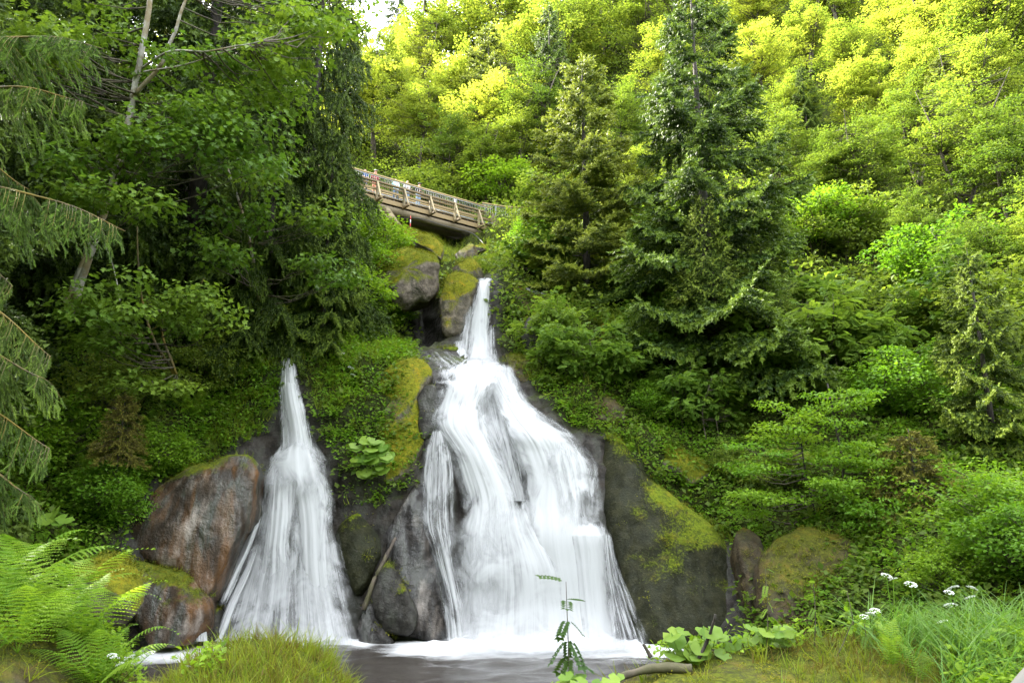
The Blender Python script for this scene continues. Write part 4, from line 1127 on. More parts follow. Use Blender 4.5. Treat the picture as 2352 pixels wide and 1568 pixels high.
def conifer(seed, H, Rr, matn, whorl=.34, nb=6, droop=.25, tipup=.25, twl=.26, dens=1.0, tipfrac=.35, hang=.4, base=.06, thin=0.0, rpow=.85, twig=TWIG):
    """returns trunk mesh, crown mesh (unit metres)"""
    rng = np.random.default_rng(seed)
    tg, cg = Geo(), Geo()
    tr = H * .013 + .03
    V, F = tube([(0, 0, -.5), (rng.normal(0, .03), rng.normal(0, .03), H * .3), (0, 0, H * .7), (0, 0, H)], [tr, tr * .8, tr * .4, .012], 8); tg.add(V, F)
    pos_, dir_, nrm_, scl_, tin_ = [], [], [], [], []
    z = H * base
    while z < H - .15:
        f = 1 - z / H
        Lm = Rr * f ** rpow + .08
        nbr = max(4, int(round(nb * (0.6 + .4 * f) + rng.uniform(-1, 1))))
        a0 = rng.uniform(0, 6.28)
        for b in range(nbr):
            if rng.uniform() < thin: continue
            L = Lm * rng.uniform(.72, 1.12)
            a = a0 + b * 6.283 / nbr + rng.normal(0, .18)
            h = np.array([math.cos(a), math.sin(a), 0])
            zz = z + rng.uniform(-.12, .12)
            n = max(4, int(L / .16))
            t = np.linspace(0, 1, n)
            el0 = .55 * (1 - f) - droop * .3
            path = np.array([0, 0, zz]) + h * (L * t[:, None]) + np.array([0, 0, 1.0]) * (L * (el0 * t - droop * t * t * 1.1 + tipup * t ** 4))[:, None]
            V, F = tube(path[::max(1, n // 5)] if n > 6 else path, np.linspace(.010 + .012 * f * L / 3, .004, len(path[::max(1, n // 5)] if n > 6 else path)), 4, False); tg.add(V, F)
            side = np.cross(h, np.array([0, 0, 1.0]))
            # laterals: twigs both sides along the branch
            ns = int(L / .085 * dens) + 3
            ts = rng.uniform(.12, 1, ns) ** .8
            lat = L * .34 * np.sin(np.clip(ts * 1.02, 0, 1) * math.pi * .86 + .25) * rng.uniform(.5, 1.1, ns)
            sg = np.where(rng.uniform(size=ns) < .5, -1, 1)
            for q in range(ns):
                bp_ = np.array([np.interp(ts[q], t, path[:, k]) for k in range(3)])
                m = max(1, int(lat[q] / (twl * .62)))
                dl = norm(h * .75 + side * sg[q] * .9 + np.array([0, 0, -.1 - hang * .5 * rng.uniform()]))
                for w_ in range(m + 1):
                    u = (w_ / max(1, m))
                    pp_ = bp_ + dl * lat[q] * u + np.array([0, 0, -hang * lat[q] * u * u * .8])
                    pos_.append(pp_); scl_.append(twl * rng.uniform(.7, 1.2))
                    dir_.append(dl * .8 + h * .3 + np.array([0, 0, -hang * rng.uniform(.1, 1.4)]) + rng.normal(0, .25, 3))
                    nrm_.append((0, 0, 1))
                    tip = u * .6 + ts[q] * .4
                    tin_.append(1.0 if rng.uniform() < tipfrac * (tip ** 2) * 2 else rng.uniform(0, .25))
            pos_.append(path[-1]); dir_.append(h + np.array([0, 0, tipup])); nrm_.append((0, 0, 1)); scl_.append(twl); tin_.append(1.0)
        z += whorl * rng.uniform(.75, 1.25) * (.55 + .45 * f)
    for k in range(6):
        pos_.append((0, 0, H - .1 - k * .08)); dir_.append(np.array([rng.normal(0, .6), rng.normal(0, .6), 1.0])); nrm_.append((1, 0, 0)); scl_.append(twl); tin_.append(.8)
    pos_ = np.array(pos_); dir_ = np.array(dir_); nrm_ = np.array(nrm_, float) + rng.normal(0, .3, (len(nrm_), 3))
    V, F = inst(twig[0], twig[1], pos_, frames(dir_, nrm_), np.array(scl_))
    cg.add(V, F, np.repeat(np.clip(np.array(tin_) + rng.uniform(-.08, .08, len(tin_)), 0, 1), len(twig[0])))
    return tg.mesh('trunk', M['bark_dark'], True), cg.mesh('crown', M[matn])

# ------------------------------------------------------------------ ray casts onto land and boulders
def merge(parts):
    V = []; F = []; n = 0
    for v, f in parts:
        V.append(v); F += [tuple(int(i) + n for i in q) for q in f]; n += len(v)
    return np.concatenate(V), F
_v, _f = merge(BVHS_EARLY)
BVH = BVHTree.FromPolygons([tuple(p) for p in _v], _f, all_triangles=False)
CAMV = Vector((0, 0, CAMZ))
def hit(px, py):
    d = Vector(rays(px, py)).normalized()
    h = BVH.ray_cast(CAMV, d)
    if h[0] is None: return P(px, py, 40), Vector((0, 0, 1))
    n = h[1]
    if n.dot(d) > 0: n = -n
    return h[0], n
def drop(x, y):
    h = BVH.ray_cast(Vector((x, y, 200)), Vector((0, 0, -1)))
    return h[0] if h[0] is not None else Vector((x, y, 0))
def base_at(px, Y):
    py = ground_at(px, Y); return P(px, py, Y)
def top_height(px, Y, pytop):
    b = base_at(px, Y); t = P(px, pytop, Y); return b, t.z - b.z

# ------------------------------------------------------------------ tree prototypes
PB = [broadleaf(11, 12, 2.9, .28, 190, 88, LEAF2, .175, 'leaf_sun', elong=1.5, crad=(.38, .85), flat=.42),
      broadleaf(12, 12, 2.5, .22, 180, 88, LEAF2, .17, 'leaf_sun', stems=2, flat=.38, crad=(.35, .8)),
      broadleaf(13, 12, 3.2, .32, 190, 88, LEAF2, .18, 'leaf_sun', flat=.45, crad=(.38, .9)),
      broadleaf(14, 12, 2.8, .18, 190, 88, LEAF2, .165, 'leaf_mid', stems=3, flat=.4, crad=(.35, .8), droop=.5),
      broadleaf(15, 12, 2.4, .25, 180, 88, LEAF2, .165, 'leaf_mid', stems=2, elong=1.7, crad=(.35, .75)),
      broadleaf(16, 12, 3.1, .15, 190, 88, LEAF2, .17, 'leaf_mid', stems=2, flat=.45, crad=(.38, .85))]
PB = [(('trunk', a), ('crown', b)) for a, b in PB]

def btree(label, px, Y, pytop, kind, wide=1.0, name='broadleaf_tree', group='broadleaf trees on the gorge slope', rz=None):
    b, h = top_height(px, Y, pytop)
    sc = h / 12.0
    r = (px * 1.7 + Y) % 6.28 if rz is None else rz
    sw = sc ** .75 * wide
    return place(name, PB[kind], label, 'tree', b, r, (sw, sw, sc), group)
# far slope behind the bridge
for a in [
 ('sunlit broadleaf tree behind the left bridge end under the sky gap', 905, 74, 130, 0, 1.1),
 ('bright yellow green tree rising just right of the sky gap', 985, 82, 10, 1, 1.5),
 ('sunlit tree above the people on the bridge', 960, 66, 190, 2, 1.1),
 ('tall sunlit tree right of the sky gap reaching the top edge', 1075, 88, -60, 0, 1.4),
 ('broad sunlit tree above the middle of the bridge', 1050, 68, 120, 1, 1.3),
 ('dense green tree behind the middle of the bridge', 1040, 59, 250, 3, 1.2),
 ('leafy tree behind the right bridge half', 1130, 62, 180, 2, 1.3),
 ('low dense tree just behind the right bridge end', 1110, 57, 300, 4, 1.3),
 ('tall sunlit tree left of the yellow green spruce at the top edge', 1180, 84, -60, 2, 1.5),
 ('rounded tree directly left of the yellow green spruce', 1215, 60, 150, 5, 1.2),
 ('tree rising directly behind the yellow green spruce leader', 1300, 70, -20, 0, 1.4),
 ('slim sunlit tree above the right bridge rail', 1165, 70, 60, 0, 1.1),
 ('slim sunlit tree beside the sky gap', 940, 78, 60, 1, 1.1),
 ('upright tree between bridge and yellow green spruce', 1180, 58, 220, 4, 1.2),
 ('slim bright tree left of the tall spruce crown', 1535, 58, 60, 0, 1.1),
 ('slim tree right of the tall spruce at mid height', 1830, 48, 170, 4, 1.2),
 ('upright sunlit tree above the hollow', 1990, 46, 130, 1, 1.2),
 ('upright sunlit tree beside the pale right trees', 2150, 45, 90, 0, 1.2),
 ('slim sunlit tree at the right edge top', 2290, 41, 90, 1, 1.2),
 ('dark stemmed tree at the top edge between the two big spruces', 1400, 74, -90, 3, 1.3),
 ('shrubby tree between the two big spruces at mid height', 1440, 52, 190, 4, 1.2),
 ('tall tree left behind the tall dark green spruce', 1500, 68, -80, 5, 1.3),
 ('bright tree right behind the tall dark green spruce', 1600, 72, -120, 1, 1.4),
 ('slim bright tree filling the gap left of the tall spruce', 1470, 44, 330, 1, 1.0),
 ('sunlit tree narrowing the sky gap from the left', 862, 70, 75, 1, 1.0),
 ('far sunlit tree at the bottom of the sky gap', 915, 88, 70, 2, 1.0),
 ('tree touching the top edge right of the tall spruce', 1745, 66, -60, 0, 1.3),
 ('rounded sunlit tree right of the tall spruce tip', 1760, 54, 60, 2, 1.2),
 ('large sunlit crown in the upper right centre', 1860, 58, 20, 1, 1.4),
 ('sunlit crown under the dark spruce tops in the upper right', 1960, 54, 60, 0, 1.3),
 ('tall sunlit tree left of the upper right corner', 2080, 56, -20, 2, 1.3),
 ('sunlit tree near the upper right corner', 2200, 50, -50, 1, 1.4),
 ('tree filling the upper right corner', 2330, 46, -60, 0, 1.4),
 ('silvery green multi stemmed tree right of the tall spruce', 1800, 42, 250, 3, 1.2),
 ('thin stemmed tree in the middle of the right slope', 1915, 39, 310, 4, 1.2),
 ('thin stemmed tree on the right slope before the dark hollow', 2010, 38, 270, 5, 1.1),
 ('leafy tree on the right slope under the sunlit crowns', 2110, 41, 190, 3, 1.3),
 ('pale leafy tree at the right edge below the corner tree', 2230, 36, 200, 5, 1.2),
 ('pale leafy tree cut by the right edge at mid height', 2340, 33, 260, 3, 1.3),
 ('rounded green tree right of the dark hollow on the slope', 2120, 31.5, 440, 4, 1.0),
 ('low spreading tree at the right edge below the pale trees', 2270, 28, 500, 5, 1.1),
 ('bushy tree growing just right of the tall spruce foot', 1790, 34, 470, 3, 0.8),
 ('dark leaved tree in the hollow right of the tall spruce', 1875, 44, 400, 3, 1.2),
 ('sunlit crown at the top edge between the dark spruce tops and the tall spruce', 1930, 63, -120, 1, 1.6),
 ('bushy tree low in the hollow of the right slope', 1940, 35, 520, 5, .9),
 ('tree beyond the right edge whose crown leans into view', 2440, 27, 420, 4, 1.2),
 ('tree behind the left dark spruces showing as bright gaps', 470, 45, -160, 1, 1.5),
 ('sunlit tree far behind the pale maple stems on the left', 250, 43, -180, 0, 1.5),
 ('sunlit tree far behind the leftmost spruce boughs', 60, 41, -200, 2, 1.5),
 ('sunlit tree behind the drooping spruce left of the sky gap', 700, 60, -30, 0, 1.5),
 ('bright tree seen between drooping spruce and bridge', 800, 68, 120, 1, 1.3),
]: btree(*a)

# conifers
def con(label, px, Y, pytop, mesh, H0, group='spruces in the gorge', name='spruce_tree', pybase=None, wide=1.0, rz=None):
    b, h = top_height(px, Y, pytop)
    if pybase: b, h = P(px, pybase, Y), P(px, pytop, Y).z - P(px, pybase, Y).z
    sc = h / H0
    return place(name, (('trunk', mesh[0]), ('crown', mesh[1])), label, 'tree', b, (px * .37) % 6.28 if rz is None else rz, (sc * wide, sc * wide, sc), group)
CA = conifer(31, 10.5, 3.1, 'needle_light', .60, 6, .14, .12, .30, 2.1, .6, .16, .08, thin=.08, rpow=.75)
CB = conifer(32, 15.0, 4.3, 'needle', 1.0, 6, .42, .36, .33, 2.3, .5, .5, .03, thin=.10, rpow=.7)
CC = conifer(33, 20.0, 4.6, 'needle_dark', .85, 5, .55, .30, .34, 1.6, .4, 1.1, .05, thin=.12, rpow=.6)
CD = conifer(34, 4.0, 1.5, 'needle', .22, 7, .25, .3, .17, 1.0, .6, .45, .02, rpow=.8)
CE = conifer(35, 3.2, 1.6, 'needle_brown', .22, 7, .30, .1, .17, .9, .5, .5, .1, rpow=.7)
con('young yellow green spruce with layered boughs right of the bridge', 1350, 31.8, 128, CA, 10.5, pybase=705)
con('tall dark green spruce with drooping boughs in the right centre', 1640, 28.6, -30, CB, 15.0, pybase=850, wide=1.05)
con('broad dark drooping spruce left of the sky gap', 690, 27.5, -420, CC, 20, pybase=770, wide=.58)
con('dark spruce behind the pale maple on the left', 420, 28.0, -520, CC, 20, pybase=760, rz=2.0)
con('tall dark spruce at the left edge behind the foreground boughs', 90, 26.0, -600, CC, 20, rz=4.1)
con('dark spruce leaning toward the left bridge end', 540, 33.0, -350, CC, 20, rz=5.2, wide=.6)
con('dark drooping spruce between the maple and the young rounded spruce', 600, 25.6, -60, CC, 20, pybase=800, wide=.75, rz=.7)
con('rounded dark young spruce before the left bridge end', 738, 26.2, 290, CB, 15.0, pybase=790, wide=.68, rz=1.0)
con('thin sunlit spruce standing in the sky gap', 905, 92, -40, CC, 20, wide=.8)
con('dark spruce top at the upper edge right of centre', 2040, 72, -160, CC, 20)
con('second dark spruce top at the upper edge beside the first', 2110, 76, -150, CC, 20, rz=1.0)
con('spruce top at the upper edge above the tall spruce', 1690, 84, -150, CC, 20, rz=3.0)
con('young bright tipped spruce in front of the tall spruce foot', 1625, 26.6, 452, CD, 4.0, pybase=690, wide=.9)
con('small bright tipped spruce below the other young spruce', 1642, 26.0, 575, CD, 4.0, pybase=700, wide=1.0, rz=2.2)
con('small spruce at the right foot of the tall spruce', 1760, 26.5, 560, CD, 4.0, pybase=740, wide=1.3, rz=1.2)
con('straggly brown green spruce sapling right of the beech', 2120, 20.0, 985, CE, 3.2, pybase=1265, wide=1.0)
con('shaded spruce in the dark right edge above the nettles', 2310, 21.5, 560, CB, 15.0, pybase=1180, wide=.9, rz=2.4)
for xx, yy_, hh, lb in ((-15.5, 15, 25, 'nearest'), (-18, 22, 27, 'second'), (-21, 11, 27, 'third'), (-23, 28, 26, 'farthest')):  # out-of-view spruces added to keep sun off the falls and near banks
    bz = drop(xx, yy_)
    place('spruce_tree', (('trunk', CC[0]), ('crown', CC[1])), '%s tall unseen spruce added for shade left of the view' % lb, 'tree', (xx, yy_, max(0, bz.z) - .3), xx, (hh / 20 * .95, hh / 20 * .95, hh / 20), 'spruces in the gorge')
con('scrubby brown green spruce on the shady left bank', 270, 20.4, 900, CE, 3.2, pybase=1060, wide=.8, rz=3)
con('spruce standing among the sunlit trees above the bridge', 1120, 66, 60, CA, 10.5, rz=1.3)
con('slender spruce behind the yellow green spruce', 1265, 62, 10, CB, 15.0, rz=.4, wide=.8)
con('spruce behind the silvery tree on the right slope', 1860, 47, 150, CB, 15.0, rz=2.4, wide=.9)
con('spruce among the pale trees near the right edge', 2190, 42, 130, CA, 10.5, rz=.9)

# ------------------------------------------------------------------ maple with pale leaning stems on the left
def poly_tree(label, name, stems, Y, K, per, size, tmpl, leafmat, zones, seed, barkmat='bark_pale', flat=.28, elong=1.5, crad=(.5, .9), droop=.45, cat='tree', group=None, singles=0):
    """stems: list of ([(px,py,Y)...], r0, r1); zones: pixel boxes (x0,y0,x1,y1,Y0,Y1,count) where leaf sprays hang"""
    rng = np.random.default_rng(seed)
    base = P(*stems[0][0][0]); root = empty(name, base); tag(root, label, cat, group)
    off = np.array(base)
    allp = []
    for ctrl, r0, r1 in stems:
        w = curve_pts(np.array([tuple(P(*c)) for c in ctrl]), 22)
        w = w + np.stack([0.03 * vnoise(w * 2.0, 3), 0.03 * vnoise(w * 2.0, 4), 0 * w[:, 0]], -1)
        allp.append(w)
        V, F = tube(w - off, np.linspace(r0, r1, 22), 9); link('stem', mesh_np('stem', V, F, M[barkmat], True), root)
    allp = np.concatenate(allp)
    for (x0, y0, x1, y1, Y0, Y1, cnt) in zones:
        tg, cg = Geo(), Geo()
        px = rng.uniform(x0, x1, cnt); py = rng.uniform(y0, y1, cnt); yy = rng.uniform(Y0, Y1, cnt)
        cen = PN(px, py, yy)
        near = np.array([allp[np.argmin(np.linalg.norm(allp - c, axis=1) + 2.0 * np.maximum(0, allp[:, 2] - c[2]))] for c in cen])
        ax = cen - near
        for a, b in zip(near, cen): limb(tg, a - off, b - off, .028, .006, rng, -.08, 6, 5)
        leaf_cloud(cg, rng, cen - off, norm(ax + 1e-4), rng.uniform(*crad, cnt), per, tmpl, size, flat, elong, 1.2, droop)
        br = link('branch', tg.mesh('branch', M['bark'], True), root)
        fo_ = link('foliage', cg.mesh('foliage', M[leafmat]), br); fo_['kind'] = 'stuff'
    return root

poly_tree('pale stemmed maple leaning over the left bank', 'maple_tree',
  [([(168,705,21.5),(200,600,21.3),(245,470,21.0),(285,330,20.6),(312,190,20.2),(340,40,19.8),(352,-120,19.5)], .14, .07),
   ([(150,700,21.4),(185,610,21.2),(215,520,21)], .07, .05),
   ([(312,215,20.2),(370,150,20.0),(405,60,19.8),(440,-40,19.6)], .07, .04),
   ([(322,160,20.2),(390,120,19.4),(480,118,18.8),(600,95,18.4)], .04, .015)], 21, 0, 75, .17, MAPLE, 'leaf_maple',
  [(90,300,350,420,18.2,20,16),(110,420,350,500,18.0,20,12),(300,230,520,330,18.4,20.5,16),(420,270,640,400,18.8,21,16),(300,120,560,230,19,21.5,14),(0,30,160,150,17.5,19.5,12),(0,120,120,170,17.5,19,6),(540,20,760,160,19,21.5,16),(620,0,860,80,20,22,14),(150,620,300,740,18.5,20.5,8),(480,150,700,260,20,22,12),(100,0,300,110,18.5,21,10)], 51)
poly_tree('mossy stemmed maple sapling with sprays low on the left bank', 'maple_sapling',
  [([(400,860,22.6),(345,760,22.2),(320,640,21.8),(315,520,21.6)], .05, .02),
   ([(405,860,22.6),(370,745,22.0),(430,690,21.4),(470,640,21)], .05, .015)], 22, 0, 60, .16, MAPLE, 'leaf_maple',
  [(330,680,510,760,19.8,21,12),(180,730,350,800,19.6,20.8,9),(260,840,420,900,20,21,6),(430,660,520,720,20.2,21.2,5)], 52, 'bark_moss')
poly_tree('maple with hanging leaf sprays in front of the dark spruce', 'maple_tree',
  [([(600,770,25.0),(590,640,24.6),(560,500,24.2),(520,380,24)], .09, .03)], 24, 0, 65, .17, MAPLE, 'leaf_maple',
  [(480,440,640,520,21.5,23,7),(700,600,800,660,22.5,23.8,6),(700,470,790,530,23,24,5),(440,520,560,600,21.2,22.5,6),(560,380,640,430,22,23.5,5)], 53)

# right bank beech saplings with layered bright sprays
poly_tree('young beech with layered bright sprays over the brown rock', 'beech_sapling',
  [([(1935,1235,21.5),(1940,1120,21.3),(1925,1000,21.2),(1900,880,21.0)], .06, .02),
   ([(1880,1210,21.5),(1850,1080,21.3),(1830,960,21.2)], .035, .015),
   ([(1940,1190,21.4),(2020,1190,20.4),(2110,1240,19.6),(2190,1290,19.0)], .03, .01)], 21, 0, 130, .105, LEAF4, 'leaf_herb',
  [(1690,1010,1830,1090,19.8,21,9),(1710,1130,1850,1180,19.6,20.6,8),(1820,900,1990,990,20,21.4,12),(1880,1060,2050,1140,19.6,20.8,12),(1960,1150,2110,1215,19.2,20.2,10),(2090,1230,2210,1290,18.6,19.4,9),(1880,1020,2030,1070,20,21,8),(1760,930,1880,1010,20.4,21.4,9)], 54, 'bark_dark', .22, 1.5, (.35, .65), .2)

SHR = {}
SHR['rowan'] = broadleaf(61, 2.6, 1.25, .05, 60, 26, PINNATE, .30, 'leaf_rowan', 'bark', .5, 1.3, (.30, .5), 4, .035, .35)
SHR['rowan2'] = broadleaf(62, 3.0, 1.1, .05, 60, 26, PINNATE, .28, 'leaf_rowan', 'bark', .45, 1.3, (.28, .45), 3, .035, .35)
SHR['maple'] = broadleaf(63, 2.8, 1.3, .05, 60, 42, MAPLE, .19, 'leaf_maple', 'bark', .4, 1.4, (.32, .55), 3, .035, .4)
SHR['bush'] = broadleaf(64, 2.2, 1.3, .0, 90, 70, LEAF2, .11, 'leaf_herb', 'bark', .6, 1.1, (.28, .48), 5, .03, .2)
SHR['bush2'] = broadleaf(65, 2.4, 1.5, .0, 95, 70, LEAF2, .12, 'leaf_mid', 'bark', .6, 1.1, (.28, .5), 5, .03, .2)
SHR = {k: (('stem', a), ('foliage', b)) for k, (a, b) in SHR.items()}
def shrub(label, kind, px, py, h, wide=1.0, cat='shrub', name=None, rz=None, Y=None, group='shrubs on the gorge slopes'):
    loc = hit(px, py)[0] if Y is None else P(px, py, Y)
    H0 = {'rowan': 2.6, 'rowan2': 3.0, 'maple': 2.8, 'bush': 2.2, 'bush2': 2.4}[kind]
    s = h / H0
    nm = name or {'rowan': 'rowan_shrub', 'rowan2': 'rowan_shrub', 'maple': 'maple_shrub', 'bush': 'leafy_shrub', 'bush2': 'leafy_shrub'}[kind]
    return place(nm, SHR[kind], label, cat, loc - Vector((0, 0, .1)), (px * .71 + py) % 6.28 if rz is None else rz, (s * wide, s * wide, s), group)
for a in [
 ('pale green rowan right of the uppermost fall', 'rowan', 1265, 800, 2.0, 1.1),
 ('rowan spilling over the dark rock right of the cascade', 'rowan2', 1300, 870, 2.2, 1.2),
 ('rowan above the right shoulder of the main fall', 'rowan', 1400, 890, 2.0, 1.1),
 ('maple shrub below the yellow green spruce', 'maple', 1450, 850, 2.2, 1.1),
 ('dark leaved maple shrub at the tall spruce foot', 'maple', 1560, 800, 2.6, 1.0),
 ('bluish maple shrub left of the tall spruce base', 'maple', 1500, 740, 2.2, 1.1),
 ('rowan above the crest of the dark dome', 'rowan', 1560, 960, 2.0, 1.2),
 ('leafy shrub behind the moss crest of the dome', 'bush', 1500, 960, 1.4, 1.2),
 ('rowan overhanging the grey rock outcrop', 'rowan2', 1650, 990, 2.3, 1.2),
 ('rowan in the middle of the right slope', 'rowan', 1730, 900, 2.6, 1.2),
 ('leafy shrub below the tall spruce on the right slope', 'bush2', 1700, 800, 2.4, 1.3),
 ('rowan shrub under the silvery tree', 'rowan2', 1830, 780, 3.0, 1.3),
 ('pale rowan shrub in the centre of the right slope', 'rowan', 1900, 850, 2.8, 1.3),
 ('leafy shrub right of the pale rowan', 'bush2', 1990, 800, 2.6, 1.3),
 ('rowan shrub on the slope above the beech', 'rowan2', 2020, 900, 2.8, 1.2),
 ('bright leafy shrub above the straggly brown sapling', 'bush', 2080, 950, 2.2, 1.3),
 ('maple shrub near the right edge at mid slope', 'maple', 2200, 760, 3.0, 1.3),
 ('bluish leafy shrub at the right edge', 'bush2', 2300, 800, 3.0, 1.3),
 ('leafy shrub right of the dark hollow', 'bush', 2160, 660, 3.0, 1.3),
 ('low leafy shrub at the dark right edge above the reeds', 'bush', 2290, 1250, 1.7, 1.3),
 ('nettle like shrub in the lower right dark corner', 'bush', 2350, 1330, 1.6, 1.3),
 ('leafy shrub beside the brown rock right end', 'bush', 2180, 1370, 1.2, 1.2),
 ('leafy shrub under the beech roots', 'bush2', 1800, 1120, 1.3, 1.2),
 ('small leafy shrub above the narrow mossy rib', 'bush2', 1680, 1100, 1.2, 1.2),
 ('leafy shrub between bridge and yellow spruce', 'bush', 1225, 560, 1.8, 1.2),
 ('leafy shrub left of the yellow spruce foot', 'maple', 1235, 640, 2.4, 1.2),
 ('maple shrub sprouting under the bridge end', 'maple', 1150, 590, 1.0, 1.2),
 ('bright shrub below the left bridge end', 'bush', 845, 600, 2.6, 1.3),
 ('bright shrub above the central mossy hump', 'bush', 800, 720, 2.2, 1.3),
 ('leafy shrub below the rounded dark spruce', 'bush', 840, 670, 2.2, 1.2),
 ('herbaceous shrub left of the black cave', 'bush', 880, 750, 1.7, 1.2),
 ('leafy shrub above the left fall crest', 'bush2', 580, 800, 1.8, 1.2),
 ('leafy shrub on the shady left bank', 'bush2', 470, 900, 1.8, 1.2),
 ('leafy shrub under the mossy maple sapling', 'bush2', 250, 960, 1.9, 1.3),
 ('leafy shrub above the left bank ferns', 'bush', 110, 1080, 2.0, 1.3),
 ('leafy shrub above the orange streaked rock', 'bush', 360, 1090, 1.4, 1.3),
 ('lush shrub spilling beside the orange streaked rock', 'bush', 240, 1190, 1.7, 1.2),
 ('leafy shrub in the brown hollow of the right slope', 'bush2', 1960, 570, 3.0, 1.3),
 ('leafy shrub left of the brown hollow on the right slope', 'bush', 1880, 560, 3.0, 1.3),
 ('understory shrub behind the bridge handrail left', 'bush2', 1000, 480, 3.6, 1.5),
 ('understory shrub behind the bridge handrail right', 'bush', 1150, 470, 3.8, 1.5),
 ('understory shrub right behind the yellow spruce', 'bush2', 1290, 500, 3.6, 1.4),
 ('understory shrub between the two big spruces', 'maple', 1480, 600, 3.4, 1.4),
 ('bluish maple understory left of the tall spruce trunk', 'maple', 1540, 620, 3.6, 1.3),
]: shrub(*a)
# ------------------------------------------------------------------ ground cover scattered over land and boulders
def tri_faces(V, F):
    F = np.asarray(F)
    return V[F[:, 0]], V[F[:, 1]], V[F[:, 2]], V[F[:, 3]]
def sample_quads(V, F, w, n, rng):
    A, B, C, D = tri_faces(V, F)
    area = np.linalg.norm(np.cross(C - A, D - B), axis=1) * .5
    p = area * w; p = p / p.sum()
    i = rng.choice(len(F), n, p=p)
    u = rng.uniform(size=(n, 1)); v = rng.uniform(size=(n, 1))
    P_ = (A[i] * (1 - u) + B[i] * u) * (1 - v) + (D[i] * (1 - u) + C[i] * u) * v
    N_ = norm(np.cross(C[i] - A[i], D[i] - B[i]))
    return P_, N_, i
def blade_template(seg=2, w=.028, bend=.5):
    V, F = [], []
    for k in range(seg + 1):
        t = k / seg; ww = w * (1 - t * .92)
        x = bend * t * t; z = t * (1 - .25 * bend * t)
        V += [(x, -ww, z), (x, ww, z)]
    for k in range(seg):
        a = 2 * k; F += [(a, a + 1, a + 3), (a, a + 3, a + 2)]
    return np.array(V), np.array(F)
BLADE = blade_template(); BLADE_TALL = blade_template(6, .018, 1.0)
def grass_at(geo, rng, pos, nrm, per, h, spread=.06, tmpl=BLADE, lean=.35, droop=0.0):
    n = len(pos) * per
    i = np.repeat(np.arange(len(pos)), per)
    p = pos[i] + rng.normal(0, spread, (n, 3)) * np.array([1, 1, .3])
    a = rng.uniform(0, 6.283, n)
    h3 = np.stack([np.cos(a), np.sin(a), 0 * a], -1)
    upv = norm(np.array([0, 0, 1.0]) * 1.0 + nrm[i] * .5 + rng.normal(0, lean, (n, 3)) + np.array([0, 0, -droop]))
    x = norm(h3 + nrm[i] * .5 - upv * np.sum((h3 + nrm[i] * .5) * upv, -1, keepdims=True))
    R_ = np.stack([x, np.cross(upv, x), upv], -1)
    hh = (h if np.isscalar(h) else h[i]) * rng.uniform(.5, 1.2, n)
    V, F = inst(tmpl[0], tmpl[1], p, R_, hh)
    t = np.clip(rng.uniform(0, 1, len(pos))[i] * .6 + rng.uniform(0, .4, n), 0, 1)
    geo.add(V, F, np.repeat(t, len(tmpl[0])))

def herbs_at(geo, rng, pos, nrm, per, size, rad, tmpl=LEAF2, hgt=.25):
    n = len(pos) * per; i = np.repeat(np.arange(len(pos)), per)
    q = rand_ball(rng, n)
    r = (rad if np.isscalar(rad) else rad[i])
    r = np.asarray(r).reshape(-1, 1) if not np.isscalar(r) else r
    p = pos[i] + nrm[i] * (hgt * rng.uniform(.15, 1, (n, 1))) + q * r * np.array([1, 1, .6])
    out = norm(q + nrm[i] * .6)
    d = norm(out * np.array([1, 1, .3]) + rng.normal(0, .4, (n, 3)))
    nr = norm(np.array([0, 0, 1.0]) + nrm[i] * .5 + rng.normal(0, .4, (n, 3)))
    V, F = inst(tmpl[0], tmpl[1], p, frames(d, nr), size * rng.uniform(.6, 1.3, n))
    t = np.clip(rng.uniform(0, 1, len(pos))[i] * .6 + rng.uniform(0, .45, n), 0, 1)
    geo.add(V, F, np.repeat(t, len(tmpl[0])))

rng = np.random.default_rng(77)
nq = (NR - 1) * (nc - 1)
fpx = (PX[:-1, :-1] + 5).ravel(); fpy = ((PY[:-1, :-1] + PY[1:, 1:]) / 2).ravel(); fY = YY[:-1, :-1].ravel()
TFq = TF[:nq]
CAVE = [(930,700),(1010,690),(1015,800),(960,800)]
wet_f = inpoly(fpx, fpy, WET) | inpoly(fpx, fpy, CAVE)
SHADE = [(2060,880),(2400,880),(2400,1160),(2250,1180)]
vis = (fpx > -250) & (fpx < 2600) & (fpy > -80) & (fpy < 1500)
def dens(mask): return (mask & vis & ~wet_f).astype(float)
patch = 0.5 + 0.5 * fbm(np.stack([fpx / 60, fpy / 60, 0 * fpx], -1), 3, 21)
near = fY < 30
bright_l = inpoly(fpx, fpy, [(640,830),(560,820),(430,880),(380,1000),(100,1150),(100,1300),(280,1260),(480,1060),(640,1000)]) | inpoly(fpx, fpy, [(690,830),(760,730),(860,560),(1000,520),(1010,580),(930,720),(990,800),(860,860),(780,960),(735,960)])
# broad leaved herbs
g = Geo()
w = dens(near) * np.clip(patch * 1.4, 0.15, 1) * (1 + 1.8 * bright_l) / np.clip(fY / 20, .7, 3) ** 1.2
p_, n_, _ = sample_quads(TVf, TFq, w, 15000, rng)
n_ = np.where(n_[:, 2:3] < 0, -n_, n_)
herbs_at(g, rng, p_, n_, 8, .125, .22, LEAF2, .24)
o = link('ground_herbs', g.mesh('ground_herbs', M['leaf_herb'])); tag(o, 'low broad leaved herbs carpeting the banks beside the falls', 'herbs', None, 'stuff')
